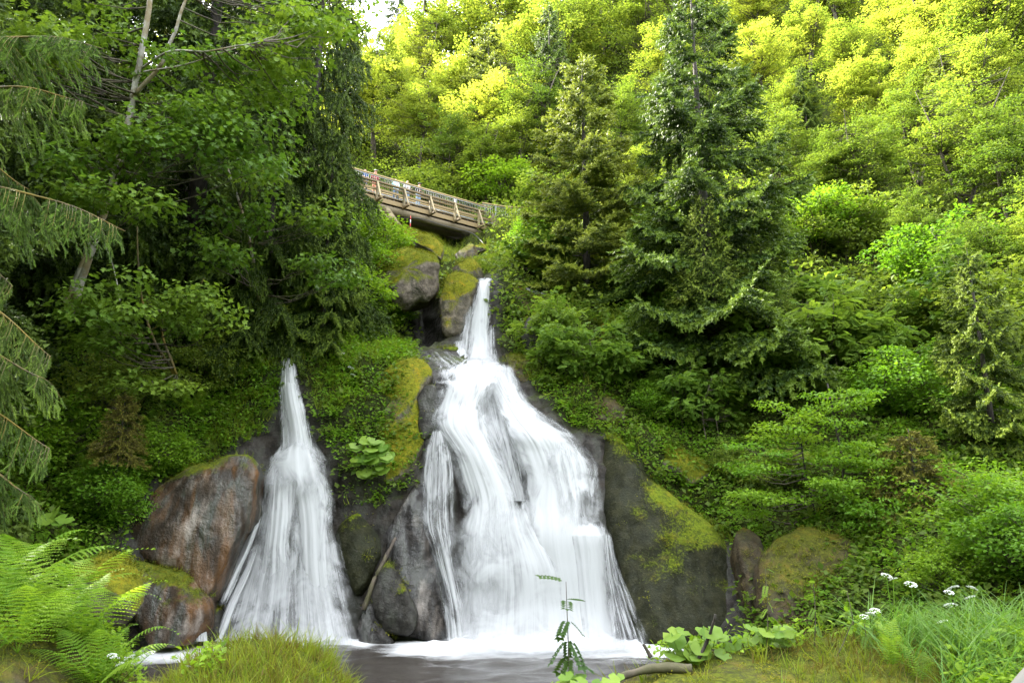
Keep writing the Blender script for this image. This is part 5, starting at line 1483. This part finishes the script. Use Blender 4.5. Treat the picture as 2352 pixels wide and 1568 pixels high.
# trailing maple leaved / bramble cover, darker
g = Geo()
w = dens((fY < 34)) * np.clip(1.1 - patch, 0.05, 1) * (1 - .8 * bright_l)
p_, n_, _ = sample_quads(TVf, TFq, w, 6500, rng); n_ = np.where(n_[:, 2:3] < 0, -n_, n_)
herbs_at(g, rng, p_, n_, 10, .175, .34, LEAF2, .38)
o = link('bramble_cover', g.mesh('bramble_cover', M['leaf_mid'])); tag(o, 'darker bramble and seedling cover on the shaded slopes', 'brambles', None, 'stuff')
# grass
g = Geo()
gz = (inpoly(fpx, fpy, [(690,830),(760,730),(830,560),(1010,520),(1040,600),(940,720),(1000,810),(960,830),(860,860),(780,960),(735,960)]) * 4.0 + inpoly(fpx, fpy, [(540,860),(660,820),(700,980),(620,1010),(500,1080),(380,1120),(500,960)]) * 6.0 + inpoly(fpx, fpy, [(1150,800),(1240,820),(1420,960),(1640,1190),(1500,1040),(1300,960)]) * 2.0 + .25 + 2.0 * inpoly(fpx, fpy, [(860,500),(1240,500),(1240,620),(1000,620)]))
w = dens(fY < 50) * gz / np.clip(fY / 20, .7, 3)
p_, n_, _ = sample_quads(TVf, TFq, w, 5000, rng); n_ = np.where(n_[:, 2:3] < 0, -n_, n_)
grass_at(g, rng, p_, n_, 9, .42, .09)
o = link('slope_grass', g.mesh('slope_grass', M['grass'])); tag(o, 'tufted grass hanging over the rock ledges', 'grass', None, 'stuff')
# far undergrowth
g = Geo()
UB = [(850,470),(1000,495),(1120,535),(1120,640),(1000,650),(880,560)]
w = dens((fY > 28) & (fY < 110) & ~inpoly(fpx, fpy, UB)) / np.clip(fY / 30, 1, 4) ** .6
p_, n_, _ = sample_quads(TVf, TFq, w, 4300, rng); n_ = np.where(n_[:, 2:3] < 0, -n_, n_)
d_ = np.linalg.norm(p_, axis=1)
leaf_cloud(g, rng, p_ + np.array([0, 0, .5]), norm(n_ + np.array([0, -.6, .2])), np.clip(d_ / 42, .8, 1.9), 38, LEAF2, .25, .75)
o = link('undergrowth', g.mesh('undergrowth', M['leaf_mid'])); tag(o, 'bushy undergrowth covering the far wooded slope', 'undergrowth', None, 'stuff')

# tufts and moss on boulders
g, gm = Geo(), Geo()
for k, (V_, F_) in enumerate(BVHS_EARLY[2:]):
    V_ = np.asarray(V_); F_ = np.asarray(F_)
    A, B, C, D = tri_faces(V_, F_)
    fn = norm(np.cross(C - A, D - B) + 1e-9); cen_ = V_.mean(0)
    fc = (A + C) / 2
    fn = np.where(np.sum(fn * (fc - cen_), -1, keepdims=True) < 0, -fn, fn)
    ar = (np.linalg.norm(np.cross(C - A, D - B), axis=1) * .5)
    mossy = k in (0, 1, 2, 4, 6, 19, 20, 24)
    w = smooth(.25 if mossy else .62, .9, fn[:, 2] + .35 * fbm(fc * 1.3, 2, k))
    tot = float((w * ar).sum())
    if tot < .05: continue
    n_t = int(min(420, tot * (34 if mossy else 20)))
    pr_ = w * ar / tot
    i = rng.choice(len(F_), max(3, n_t), p=pr_)
    pos_ = fc[i] + rng.normal(0, .04, (len(i), 3)) * np.array([1, 1, .2])
    grass_at(g, rng, pos_, fn[i], 7, .16 if mossy else .20, .05)
    i = rng.choice(len(F_), max(6, n_t * 4), p=pr_)
    herbs_at(gm, rng, fc[i] + rng.normal(0, .08, (len(i), 3)) * np.array([1, 1, .1]), fn[i], 6, .050, .07, LEAF2, .05)
o = link('boulder_grass', g.mesh('boulder_grass', M['grass'])); tag(o, 'short grass tufts rooted on the boulder tops', 'grass', None, 'stuff')
o = link('moss_cushions', gm.mesh('moss_cushions', M['moss_clump'])); tag(o, 'yellow green moss cushions on the boulder tops', 'moss', None, 'stuff')

# ------------------------------------------------------------------ ferns
def frond_mesh(name, seed, n=22, arch=.42, width=.19, pinn=9):
    r = np.random.default_rng(seed)
    V, F, T = [], [], []
    def tri(a, b, c, t):
        k = len(V); V.extend([a, b, c]); F.append((k, k + 1, k + 2)); T.extend([t] * 3)
    def pt(t): return np.array([t * (1 - .12 * t), 0.02 * math.sin(3 * t), arch * (math.sin(min(1, t * 1.0) * math.pi * .74)) * .8])
    prev = pt(0)
    for k in range(1, 13):
        q = pt(k / 12); wv = np.array([0, .006 * (1 - k / 13), 0])
        tri(prev - wv, prev + wv, q, .3); prev = q
    for k in range(n):
        t = .10 + .89 * k / (n - 1)
        L = width * (math.sin(min(1.0, .22 + t * .95) * math.pi) ** .75 if t < .96 else .1) + .012
        o_ = pt(t); tg_ = norm(pt(min(1, t + .02)) - pt(t - .02))
        for s_ in (-1, 1):
            d = norm(np.array([0, s_, 0]) + tg_ * .42 + np.array([0, 0, -.10]))
            ww = .45 * .89 / (n - 1)
            tn = np.cross(d, np.array([0, 0, 1.0])); tn = norm(tn)
            cur = o_; tint = r.uniform(.2, 1)
            for j in range(pinn):
                u0 = j / pinn; u1 = (j + 1) / pinn
                a = o_ + d * L * u0 + np.array([0, 0, -.18 * L * u0 * u0]); b = o_ + d * L * u1 + np.array([0, 0, -.18 * L * u1 * u1])
                wl = ww * (1 - u0) ** .55 * 1.05
                m = a * .45 + b * .55
                tri(a, b, m + tn * wl + d * L * .02, tint); tri(b, a, m - tn * wl + d * L * .02, tint)
    return mesh_np(name, np.array(V), np.array(F), M['fern'], False, {'tint': np.array(T)})
FRONDS = [frond_mesh('frond', 1), frond_mesh('frond', 2, 20, .30, .22), frond_mesh('frond', 3, 24, .55, .17)]
def fern(label, px, py, L, n=8, tilt=.45, seed=0, Y=None, face=None, spread=6.283, group='ferns on the banks'):
    r = np.random.default_rng(seed + int(px * 3 + py))
    loc = hit(px, py)[0] if Y is None else P(px, 1500, Y)
    if Y is not None: loc.z = bank_z(loc.x, loc.y) + .05
    e = empty('fern', loc - Vector((0, 0, .03))); tag(e, label, 'fern', group)
    a0 = r.uniform(0, 6.28) if face is None else face - spread / 2
    for k in range(n):
        o = link('frond', FRONDS[int(r.integers(3))], e)
        o.rotation_euler = (r.normal(0, .15), -(tilt + r.normal(0, .16)), a0 + spread * (k + r.uniform(-.3, .3)) / n)
        s_ = L * r.uniform(.72, 1.12); o.scale = (s_,) * 3
    return e
for a in [
 ('large bright fern at the left edge, uppermost of the foreground ferns', 20, 1330, 1.6, 13, .55, 1, 10.4),
 ('big bright fern arching toward the pool at the lower left', 110, 1400, 1.6, 14, .45, 2, 9.8),
 ('bright foreground fern just above the lower left corner', -10, 1450, 1.4, 12, .4, 3, 8.8),
 ('low bright fern in front of the big arching fern', 170, 1465, 1.3, 12, .4, 4, 9.0),
 ('low fern at the very bottom left corner', 40, 1500, 1.2, 11, .35, 31, 8.2),
 ('fern beside the white umbels at the lower left', 230, 1500, 1.0, 10, .35, 32, 8.5),
 ('fern half cut by the left edge above the foreground ferns', -70, 1390, 1.6, 12, .6, 5, 10.0),
 ('fern on the left bank above the round mossy boulder', 190, 1120, 1.25, 9, .75, 6),
 ('fern on the left bank beside the left fall grass', 450, 960, 1.35, 10, .4, 7),
 ('fern at the left edge under the spruce boughs', 40, 1120, 1.2, 8, .4, 8),
 ('shaded fern low in the left hollow', 280, 830, 1.0, 7, .2, 9),
 ('fern hanging in the mouth of the black cave', 945, 735, .95, 8, .5, 10),
 ('fern behind the moss crest of the dark dome', 1450, 1040, 1.0, 8, .45, 11),
 ('small fern on the right side of the dome crest', 1575, 1125, .75, 7, .5, 12),
 ('small fern in the crevice right of the dome', 1640, 1180, .6, 7, .5, 13),
 ('dark fern under the rowan right of the uppermost fall', 1250, 800, 1.0, 8, .4, 14),
 ('fern on the slope above the left fall crest', 560, 870, .9, 8, .4, 15),
 ('upright pale fern on the right foreground bank', 2045, 1555, .55, 6, .9, 16, 8.0),
 ('small fern leaning right on the foreground bank edge', 2110, 1570, .5, 5, .7, 17, 7.8),
 ('fern in the bright herbs below the left bridge end', 850, 640, 1.2, 8, .4, 18),
 ('fern left of the overhanging boulder', 835, 700, 1.1, 8, .4, 19),
 ('fern among the grass left of the left fall crest', 610, 960, .8, 8, .45, 21),
 ('fern above the butterbur clump between the falls', 760, 880, .9, 8, .45, 22),
 ('fern on the herb slope left of the mossy hump', 770, 960, .7, 8, .45, 23),
 ('fern in the middle of the left bank', 340, 1010, 1.2, 9, .45, 24),
 ('fern beside the orange streaked rock', 330, 1110, .8, 8, .4, 20),
]: fern(*a)

# ------------------------------------------------------------------ near left spruce: boughs reaching into the frame
def bough_mesh(seed, L, hang=.8):
    r = np.random.default_rng(seed)
    st, nd_ = Geo(), Geo()
    n = 26; t = np.linspace(0, 1, n)
    path = np.stack([L * t, .05 * np.sin(5 * t + seed), .05 * L * np.sin(3.1 * t) - .16 * L * t ** 2 + .08 * L * t ** 4 + .02 * np.sin(9 * t + seed)], -1)
    V, F = tube(path, np.linspace(.024, .005, n), 7, False); st.add(V, F)
    pos_, dir_, tin_, scl_ = [], [], [], []
    for k in range(int(L / .045)):
        tt_ = r.uniform(.03, 1) ** .9
        b = np.array([np.interp(tt_, t, path[:, q]) for q in range(3)])
        sg = 1 if k % 2 else -1
        ll = (.75 * (1 - tt_) ** .6 + .18) * r.uniform(.6, 1.1)
        dl = norm(np.array([.75, sg * .8, -.25 - .5 * r.uniform()]))
        m = max(2, int(ll / .055))
        sub = []
        for w_ in range(m + 1):
            u = w_ / m
            q = b + dl * ll * u + np.array([0, 0, -hang * .55 * ll * u * u])
            sub.append(q)
            for z_ in range(3):
                sd = np.cross(dl, np.array([0, 0, 1.0])) * r.choice([-1, 1])
                pos_.append(q); dir_.append(dl * .6 + sd * .55 * (z_ > 0) + np.array([0, 0, -hang * r.uniform(.4, 1.5)]))
                scl_.append(.125 * r.uniform(.7, 1.25)); tin_.append(1.0 if (r.uniform() < .16 + .5 * u * u) else r.uniform(.05, .3))
        V, F = tube(sub, np.linspace(.004, .002, len(sub)), 4, False); st.add(V, F)
    pos_ = np.array(pos_); dir_ = np.array(dir_) + r.normal(0, .18, (len(pos_), 3))
    V, F = inst(*TWIG_FINE, pos_, frames(dir_, r.normal(size=(len(pos_), 3))), np.array(scl_))
    nd_.add(V, F, np.repeat(np.array(tin_), len(TWIG_FINE[0])))
    return st.mesh('bough', M['bark_moss'], True), nd_.mesh('needles', M['needle_near'])
M['needle_near'] = mat_leaf('needle_near', (0.032, 0.066, 0.024), (0.125, 0.225, 0.065), 0.2, 0.5)
BOUGH = [bough_mesh(1, 2.6), bough_mesh(2, 2.2, 1.1), bough_mesh(3, 1.8, .9)]
BL = [2.6, 2.2, 1.8]
tx = P(-330, 800, 10.6)
nsp = empty('spruce_tree', (tx.x, tx.y, bank_z(tx.x, 9.0) - .3)); tag(nsp, 'near spruce left of the frame whose mossy boughs reach in from the left edge', 'tree')
V, F = tube([(0, 0, -.5), (.05, 0, 4), (0, .05, 9), (0, 0, 14)], [.24, .2, .13, .04], 10)
link('trunk', mesh_np('trunk', V, F, M['bark'], True), nsp)
for k, (x1, y1, bi, yaw, sc_) in enumerate([(290,515,0,.0,1.0),(185,215,1,.2,1.1),(240,100,0,.25,1.0),(125,800,1,-.1,1.1),(95,850,2,.2,1.2),(118,1010,1,.0,1.1),(70,420,2,-.3,1.1),(60,1120,2,.3,1.0),(40,640,1,-.2,1.1)]):
    tipw = P(x1, y1, 10.0 - 1.2 * yaw)
    L = BL[bi] * sc_
    rise = {0: -.22, 1: -.05, 2: -.12, 3: -.50, 4: -.22, 5: -.35, 6: -.4, 7: -.3, 8: -.6}[k]
    dvec = Vector((math.cos(-yaw * .8), math.sin(-yaw * .8), rise)).normalized()
    start = tipw - dvec * L * .98 + Vector((0, 0, .04 * L))
    bo = link('bough', BOUGH[bi][0], nsp)
    xq = dvec; yq = Vector((0, 0, 1)).cross(xq).normalized(); zq = xq.cross(yq)
    mt = Matrix((xq, yq, zq)).transposed().to_4x4()
    bo.matrix_local = Matrix.Translation(start - nsp.location) @ mt @ Matrix.Scale(sc_, 4)
    ne = link('needles', BOUGH[bi][1], bo); ne['kind'] = 'stuff'

# ------------------------------------------------------------------ near bank: moss, grass, reeds
g, gd, gm = Geo(), Geo(), Geo()
bmask = ((BX[:-1, :-1] > -9) & (BX[:-1, :-1] < 9) & (BY[:-1, :-1] > 5.8) & (BY[:-1, :-1] < 11.5)).ravel().astype(float)
bcx = (IW / 2 + FPX * BX[:-1, :-1] / (YS * 1.06)).ravel()
bn = fbm(np.stack([BX[:-1, :-1].ravel() * 1.9, BY[:-1, :-1].ravel() * 1.9, 0 * bcx], -1), 2, 14)
mound = smooth(480, 560, bcx) * smooth(860, 800, bcx)
p_, n_, i_ = sample_quads(BV.reshape(-1, 3), BF, bmask * (.15 + 2.5 * mound + .9 * smooth(1500, 1700, bcx) * smooth(-.05, .35, bn)), 3400, rng); n_ = np.where(n_[:, 2:3] < 0, -n_, n_)
grass_at(g, rng, p_, n_, 8, .06 + .26 * rng.uniform(0, 1, len(p_)) ** 2, .035, BLADE, .55)
p_, n_, i_ = sample_quads(BV.reshape(-1, 3), BF, bmask * (.05 + 1.2 * mound + 1.0 * smooth(1650, 1800, bcx) * smooth(2200, 2100, bcx)), 1500, rng); n_ = np.where(n_[:, 2:3] < 0, -n_, n_)
grass_at(gd, rng, p_, n_, 8, .20, .035, BLADE, .6)
p_, n_, i_ = sample_quads(BV.reshape(-1, 3), BF, bmask * (.2 + smooth(.2, -.3, bn)), 11000, rng); n_ = np.where(n_[:, 2:3] < 0, -n_, n_)
herbs_at(gm, rng, p_, n_, 6, .026, .035, LEAF2, .03)
o = link('bank_grass', g.mesh('bank_grass', M['grass'])); tag(o, 'short green grass on the foreground mounds', 'grass', None, 'stuff')
o = link('dry_grass', gd.mesh('dry_grass', M['grass_dry'])); tag(o, 'straw coloured dead grass among the foreground moss', 'dry grass', None, 'stuff')
o = link('bank_moss', gm.mesh('bank_moss', M['moss_clump'])); tag(o, 'cushions of yellow green moss on the near bank', 'moss', None, 'stuff')
g = Geo()
rp = []
for (x0, x1, Y0, Y1, cnt) in ((2040, 2352, 8.2, 9.6, 110), (2150, 2420, 7.4, 9.0, 110), (1980, 2080, 8.8, 9.4, 16)):
    for _ in range(cnt):
        q = P(rng.uniform(x0, x1), 1500, rng.uniform(Y0, Y1)); rp.append((q.x, q.y, bank_z(q.x, q.y) - .02))
rp = np.array(rp)
grass_at(g, rng, rp, np.tile([0, 0, 1.0], (len(rp), 1)), 6, .62, .05, BLADE_TALL, .28)
o = link('reed_grass', g.mesh('reed_grass', M['reed'])); tag(o, 'tall arching bright green grass on the right foreground bank', 'grass', None, 'stuff')
g = Geo()
rp = []
for (x0, x1, cnt) in ((620, 800, 30), (560, 650, 10), (400, 560, 20)):
    for _ in range(cnt):
        q = P(rng.uniform(x0, x1), 1500, rng.uniform(8.3, 9.4)); rp.append((q.x, q.y, bank_z(q.x, q.y) - .02))
rp = np.array(rp)
grass_at(g, rng, rp, np.tile([0, 0, 1.0], (len(rp), 1)), 4, .34, .05, BLADE_TALL, .2)
o = link('mound_grass', g.mesh('mound_grass', M['grass'])); tag(o, 'thin upright grass blades on the central foreground mound', 'grass', None, 'stuff')
# herbs of the near bank
g = Geo()
rp = []
for (x0, x1, Y0, Y1, cnt) in ((-100, 330, 8.4, 9.6, 60), (200, 320, 8.8, 10, 30), (2180, 2420, 7.2, 9, 90), (1500, 2050, 8.9, 9.6, 40), (420, 520, 7.8, 8.4, 8), (1290, 1420, 6.2, 7.2, 30)):
    for _ in range(cnt):
        q = P(rng.uniform(x0, x1), 1500, rng.uniform(Y0, Y1)); rp.append((q.x, q.y, bank_z(q.x, q.y)))
rp = np.array(rp)
herbs_at(g, rng, rp, np.tile([0, 0, 1.0], (len(rp), 1)), 16, .075, .12, LEAF4, .28)
o = link('bank_herbs', g.mesh('bank_herbs', M['leaf_herb'])); tag(o, 'leafy herbs among the foreground ferns and grass', 'herbs', None, 'stuff')

# ------------------------------------------------------------------ butterbur, flowers, saplings
def butter_leaf(name, seed):
    r = np.random.default_rng(seed)
    V = [(0, 0, 0)]; F = []
    n = 16; rings = ((.5, .03), (1.0, -.02))
    for ri, (rr_, zz) in enumerate(rings):
        for k in range(n):
            a = -2.75 + 5.5 * k / (n - 1)
            q = rr_ * (1 + .06 * math.sin(k * 2.3 + seed) * (ri == 1)) * (1.0 if abs(a) < 2.3 else .85)
            V.append((q * math.cos(a), q * math.sin(a), zz + .10 * rr_ * math.cos(3 * a + seed) * .6 + .05 * r.uniform(-1, 1) * ri))
    for k in range(n - 1):
        F.append((0, 1 + k, 2 + k)); a, b = 1 + k, 2 + k; c, d = a + n, b + n
        F += [(a, c, d), (a, d, b)]
    nv = len(V)
    s, sf = tube([(0, 0, 0), (-.15, 0, -.5), (-.2, 0, -1.3)], [.03, .035, .045], 5, False)
    V = np.concatenate([np.array(V), s]); F = np.concatenate([np.array(F), sf + nv])
    return mesh_np(name, V, F, M['leaf_butter'], True, {'tint': np.concatenate([np.full(nv, .3 + .5 * (seed % 2)), np.full(len(s), .1)])})
BUT = [butter_leaf('leaf', k) for k in range(4)]
def butterbur(label, spots, Y=None, R_=.16, seed=0, tiltx=.5):
    r = np.random.default_rng(seed)
    pts = []
    for (px, py, yy_) in spots: pts.append(P(px, py, yy_))
    c = sum(pts, Vector()) / len(pts); lo_ = min(p.z for p in pts)
    e = empty('butterbur_plant', (c.x, c.y, lo_ - .2)); tag(e, label, 'plant', 'butterbur plants')
    for k, p in enumerate(pts):
        o = link('leaf', BUT[int(r.integers(4))], e); o.location = p - e.location; o.rotation_mode = 'ZYX'
        o.rotation_euler = (tiltx + r.normal(0, .25), r.normal(0, .25), r.uniform(-2.4, -.7)); s_ = R_ * r.uniform(.75, 1.2); o.scale = (s_, s_, s_)
    return e
r_ = np.random.default_rng(9)
butterbur('butterbur clump growing on the rock face between the falls', [(850 + 48 * math.cos(a) * q, 1050 + 46 * math.sin(a) * q, 22.5 + r_.uniform(-.12, .12) - .25 * (1 - q)) for a, q in zip(r_.uniform(0, 6.28, 40), r_.uniform(0, 1, 40) ** .6)], R_=.19, seed=1, tiltx=.85)
butterbur('bright butterbur leaves at the left end of the right foreground bank', [(r_.uniform(1535, 1670), r_.uniform(1440, 1510), r_.uniform(8.6, 9.2)) for _ in range(26)], R_=.105, seed=2, tiltx=.55)
butterbur('butterbur leaves behind the moss ridge right of the leaning stick', [(r_.uniform(1680, 1830), r_.uniform(1438, 1480), r_.uniform(8.9, 9.3)) for _ in range(18)], R_=.10, seed=3, tiltx=.5)
butterbur('butterbur leaves by the white foam at the lower left', [(r_.uniform(480, 540), r_.uniform(1465, 1515), r_.uniform(8.8, 9.2)) for _ in range(8)], R_=.085, seed=4, tiltx=.4)
butterbur('butterbur leaves at the right edge under the tall grass', [(r_.uniform(2200, 2352), r_.uniform(1440, 1500), r_.uniform(8.2, 8.8)) for _ in range(14)], R_=.10, seed=5, tiltx=.4)
butterbur('butterbur leaf pair above the left foreground ferns', [(125, 1175, 18.2), (150, 1190, 18.1), (110, 1190, 18.1), (135, 1200, 18.0)], R_=.2, seed=6, tiltx=.6)
butterbur('dark butterbur leaves at the bottom edge under the rowan seedling', [(r_.uniform(1265, 1420), r_.uniform(1545, 1575), r_.uniform(6.1, 6.6)) for _ in range(10)], R_=.075, seed=7, tiltx=.4)

um_v, um_f = [], []
r_ = np.random.default_rng(4)
gpet = Geo()
for k in range(70):
    a, q = r_.uniform(0, 6.28), math.sqrt(r_.uniform(0, 1))
    c = np.array([q * math.cos(a), q * math.sin(a), .32 * (1 - q * q) + r_.uniform(-.04, .04)])
    V, F = tube([c - np.array([0, 0, .05]), c + np.array([0, 0, .04])], [.02, .13], 5); gpet.add(V, F, r_.uniform(0, 1))
UMB = gpet.mesh('umbel', M['petal'])
def umbel_plant(label, heads, group='white umbel flowers', loose=True):
    b = P(*heads[0][:3]); gz_ = bank_z(b.x, b.y) if b.y < 12 else hit(heads[0][0], heads[0][1] + 30)[0].z
    e = empty('umbel_flower', (b.x, b.y, min(gz_, b.z - .1))); tag(e, label, 'flower', group)
    for (px, py, yy_, rad) in heads:
        p = P(px, py, yy_)
        o = link('umbel', UMB, e); o.location = p - e.location; o.scale = (rad * 1.15,) * 3; o.rotation_euler = (.35, .1, px)
        a = np.zeros(3); bq = np.array(p - e.location)
        V, F = tube([a, a * .5 + bq * .5 + np.array([.01, 0, .02]), bq], [.006, .005, .004], 5); link('stalk', mesh_np('stalk', V, F, M['fern'], True, {'tint': np.full(len(V), .2)}), e)
    return e
for a in [
 ('tallest white umbel flower left of the tall grass', [(2036, 1322, 8.9, .055), (2052, 1330, 8.95, .045)]),
 ('white umbel flower second from the left above the right bank', [(2092, 1342, 8.9, .06)]),
 ('white umbel flowers in the middle of the tall grass', [(2190, 1350, 8.7, .06), (2180, 1360, 8.6, .045)]),
 ('white umbel flowers nearest the right edge', [(2232, 1350, 8.6, .05), (2228, 1372, 8.6, .05)]),
 ('drooping white umbel flower inside the tall grass', [(2183, 1390, 8.5, .06)]),
 ('white umbel low in the tall grass near the moss hump', [(2165, 1428, 8.5, .055)]),
 ('white umbels just left of the grass tussock', [(2010, 1402, 9.0, .05), (2000, 1410, 9.0, .05), (1985, 1416, 9.0, .045)]),
 ('white umbel cluster at the lower left below the ferns', [(258, 1505, 8.6, .045), (300, 1508, 8.6, .045), (345, 1500, 8.7, .045), (275, 1525, 8.5, .04)]),
 ('white umbels at the bottom left beside the moss cushion', [(430, 1530, 8.2, .035), (468, 1550, 8.2, .035)]),
 ('white umbel flowers on the herb slope above the mossy hump', [(760, 800, 25.2, .11), (785, 812, 25.1, .09)]),
 ('white umbel at the left edge of the mossy hump', [(806, 845, 24.7, .10), (812, 862, 24.6, .10)]),
]: umbel_plant(*a)

PINL = mesh_np('leaf', PINNATE[0], PINNATE[1], M['leaf_rowan'], False, {'tint': np.full(len(PINNATE[0]), .6)})
M['leaf_shade'] = mat_leaf('leaf_shade', (0.024, 0.060, 0.020), (0.040, 0.085, 0.024), 0.3)  # darker copy of the rowan leaf, shade put into the colour
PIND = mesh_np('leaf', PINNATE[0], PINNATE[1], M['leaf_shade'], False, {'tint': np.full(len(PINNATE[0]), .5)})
def seedling(label, px, y0, y1, Y, L=.16, n=9, seed=1, name='rowan_seedling', lean=0, mat=None):
    r = np.random.default_rng(seed)
    b, t = P(px, y0, Y), P(px + lean, y1, Y)
    gz_ = bank_z(b.x, b.y); b.z = min(b.z, gz_)
    e = empty(name, b); tag(e, label, 'seedling', 'seedlings on the foreground bank')
    path = curve_pts(np.array([(0, 0, 0), tuple((t - b) * .5 + Vector((.02, 0, 0))), tuple(t - b)]), 12)
    V, F = tube(path, np.linspace(.009, .003, 12), 6); link('stem', mesh_np('stem', V, F, M['bark'], True), e)
    for k in range(n):
        u = .22 + .78 * k / (n - 1); q = path[int(u * 11)]
        o = link('leaf', PINL if mat is None else mat, e); o.location = q
        o.rotation_euler = (r.normal(0, .25), .62 + r.normal(0, .25) - .6 * (u > .93), k * 2.4 + r.normal(0, .3)); s_ = L * r.uniform(.75, 1.2) * (1.15 - .4 * u); o.scale = (s_,) * 3
    return e
seedling('dark rowan seedling standing before the main fall foot', 1300, 1568, 1335, 6.5, .27, 26, 2, mat=PIND)
seedling('feathery seedling in front of the narrow mossy rib', 1758, 1470, 1305, 9.0, .17, 9, 3)
seedling('seedling before the broad brown rock', 1868, 1460, 1340, 9.0, .16, 8, 4)
seedling('seedling right of centre before the brown rock end', 1960, 1450, 1355, 9.0, .17, 8, 5, lean=-15)
seedling('leafy seedling on the edge of the moss hump', 1985, 1500, 1430, 8.6, .16, 8, 6)

# ------------------------------------------------------------------ sticks, logs
def stick(label, ctrl, r0, r1, mat='bark', name='dead_stick', cat='stick', sides=8):
    w = curve_pts(np.array([tuple(P(*c)) for c in ctrl]), 18)
    w = w + .25 * r0 * np.stack([vnoise(w * 9, 1), vnoise(w * 9, 2), vnoise(w * 9, 3)], -1)
    V, F = tube(w - w[0], np.linspace(r0, r1, 18) * (1 + .2 * vnoise(w * 14, 5)), sides)
    o = link(name, mesh_np(name, V, F, M[mat], True), None, Vector(w[0])); tag(o, label, cat); return o
stick('dark broken stick leaning up from the butterbur on the right bank', [(1605,1512,8.7),(1625,1470,8.7),(1640,1425,8.6),(1643,1408,8.6)], .022, .014, 'bark_dark')
stick('short stub sticking up at the left end of the right bank', [(1495,1508,8.9),(1485,1490,8.9),(1478,1478,8.9)], .025, .014, 'bark')
stick('rotten mossy log lying at the left end of the right bank', [(1395,1566,8.6),(1450,1545,8.7),(1520,1532,8.7),(1590,1536,8.6)], .035, .055, 'bark', 'fallen_log', 'log')
stick('thin forked twig rising from the middle of the right bank', [(1915,1520,8.6),(1935,1480,8.6),(1952,1440,8.6),(1960,1425,8.6)], .008, .004, 'bark')
stick('brown wet branch wedged between the two falls', [(835,1400,21.6),(860,1330,21.7),(885,1280,21.9),(908,1235,22.2)], .07, .045, 'bark', 'wedged_branch', 'branch')
stick('orange brown mossy branch hanging on the left bank', [(255,760,21.0),(290,772,20.9),(330,765,20.8),(370,745,20.8)], .03, .012, 'bark_moss', 'mossy_branch', 'branch')
stick('thin pale trailing root on the left bank below the maple', [(275,690,21),(262,620,21),(240,560,21)], .022, .012, 'bark_pale', 'hanging_branch', 'branch')
stick('bare pale side branch above the left spruce', [(330,165,19.9),(420,150,19.3),(520,118,19),(590,98,18.8)], .03, .01, 'bark_pale', 'bare_branch', 'branch')
stick('dark bare conifer stem at the upper left edge', [(215,900,33),(218,400,33),(220,60,33),(222,-300,33)], .42, .34, 'bark_dark', 'bare_spruce', 'tree', 12)

# viewpoint railing at the lower right corner
rl = empty('viewpoint_railing', P(2352, 1560, 1.5)); tag(rl, 'grey blurred railing bar in the lower right corner', 'railing')
w = np.array([tuple(P(2300, 1660, 1.35)), tuple(P(2420, 1500, 1.75)), tuple(P(2700, 1200, 2.6))]) - np.array(rl.location)
V, F = tube(curve_pts(w, 12), .022, 10); link('rail', mesh_np('rail', V, F, M['cable'], True), rl)
V, F = tube([w[2], w[2] - np.array([0, 0, 1.1])], .024, 10); link('post', mesh_np('post', V, F, M['steel'], True), rl)
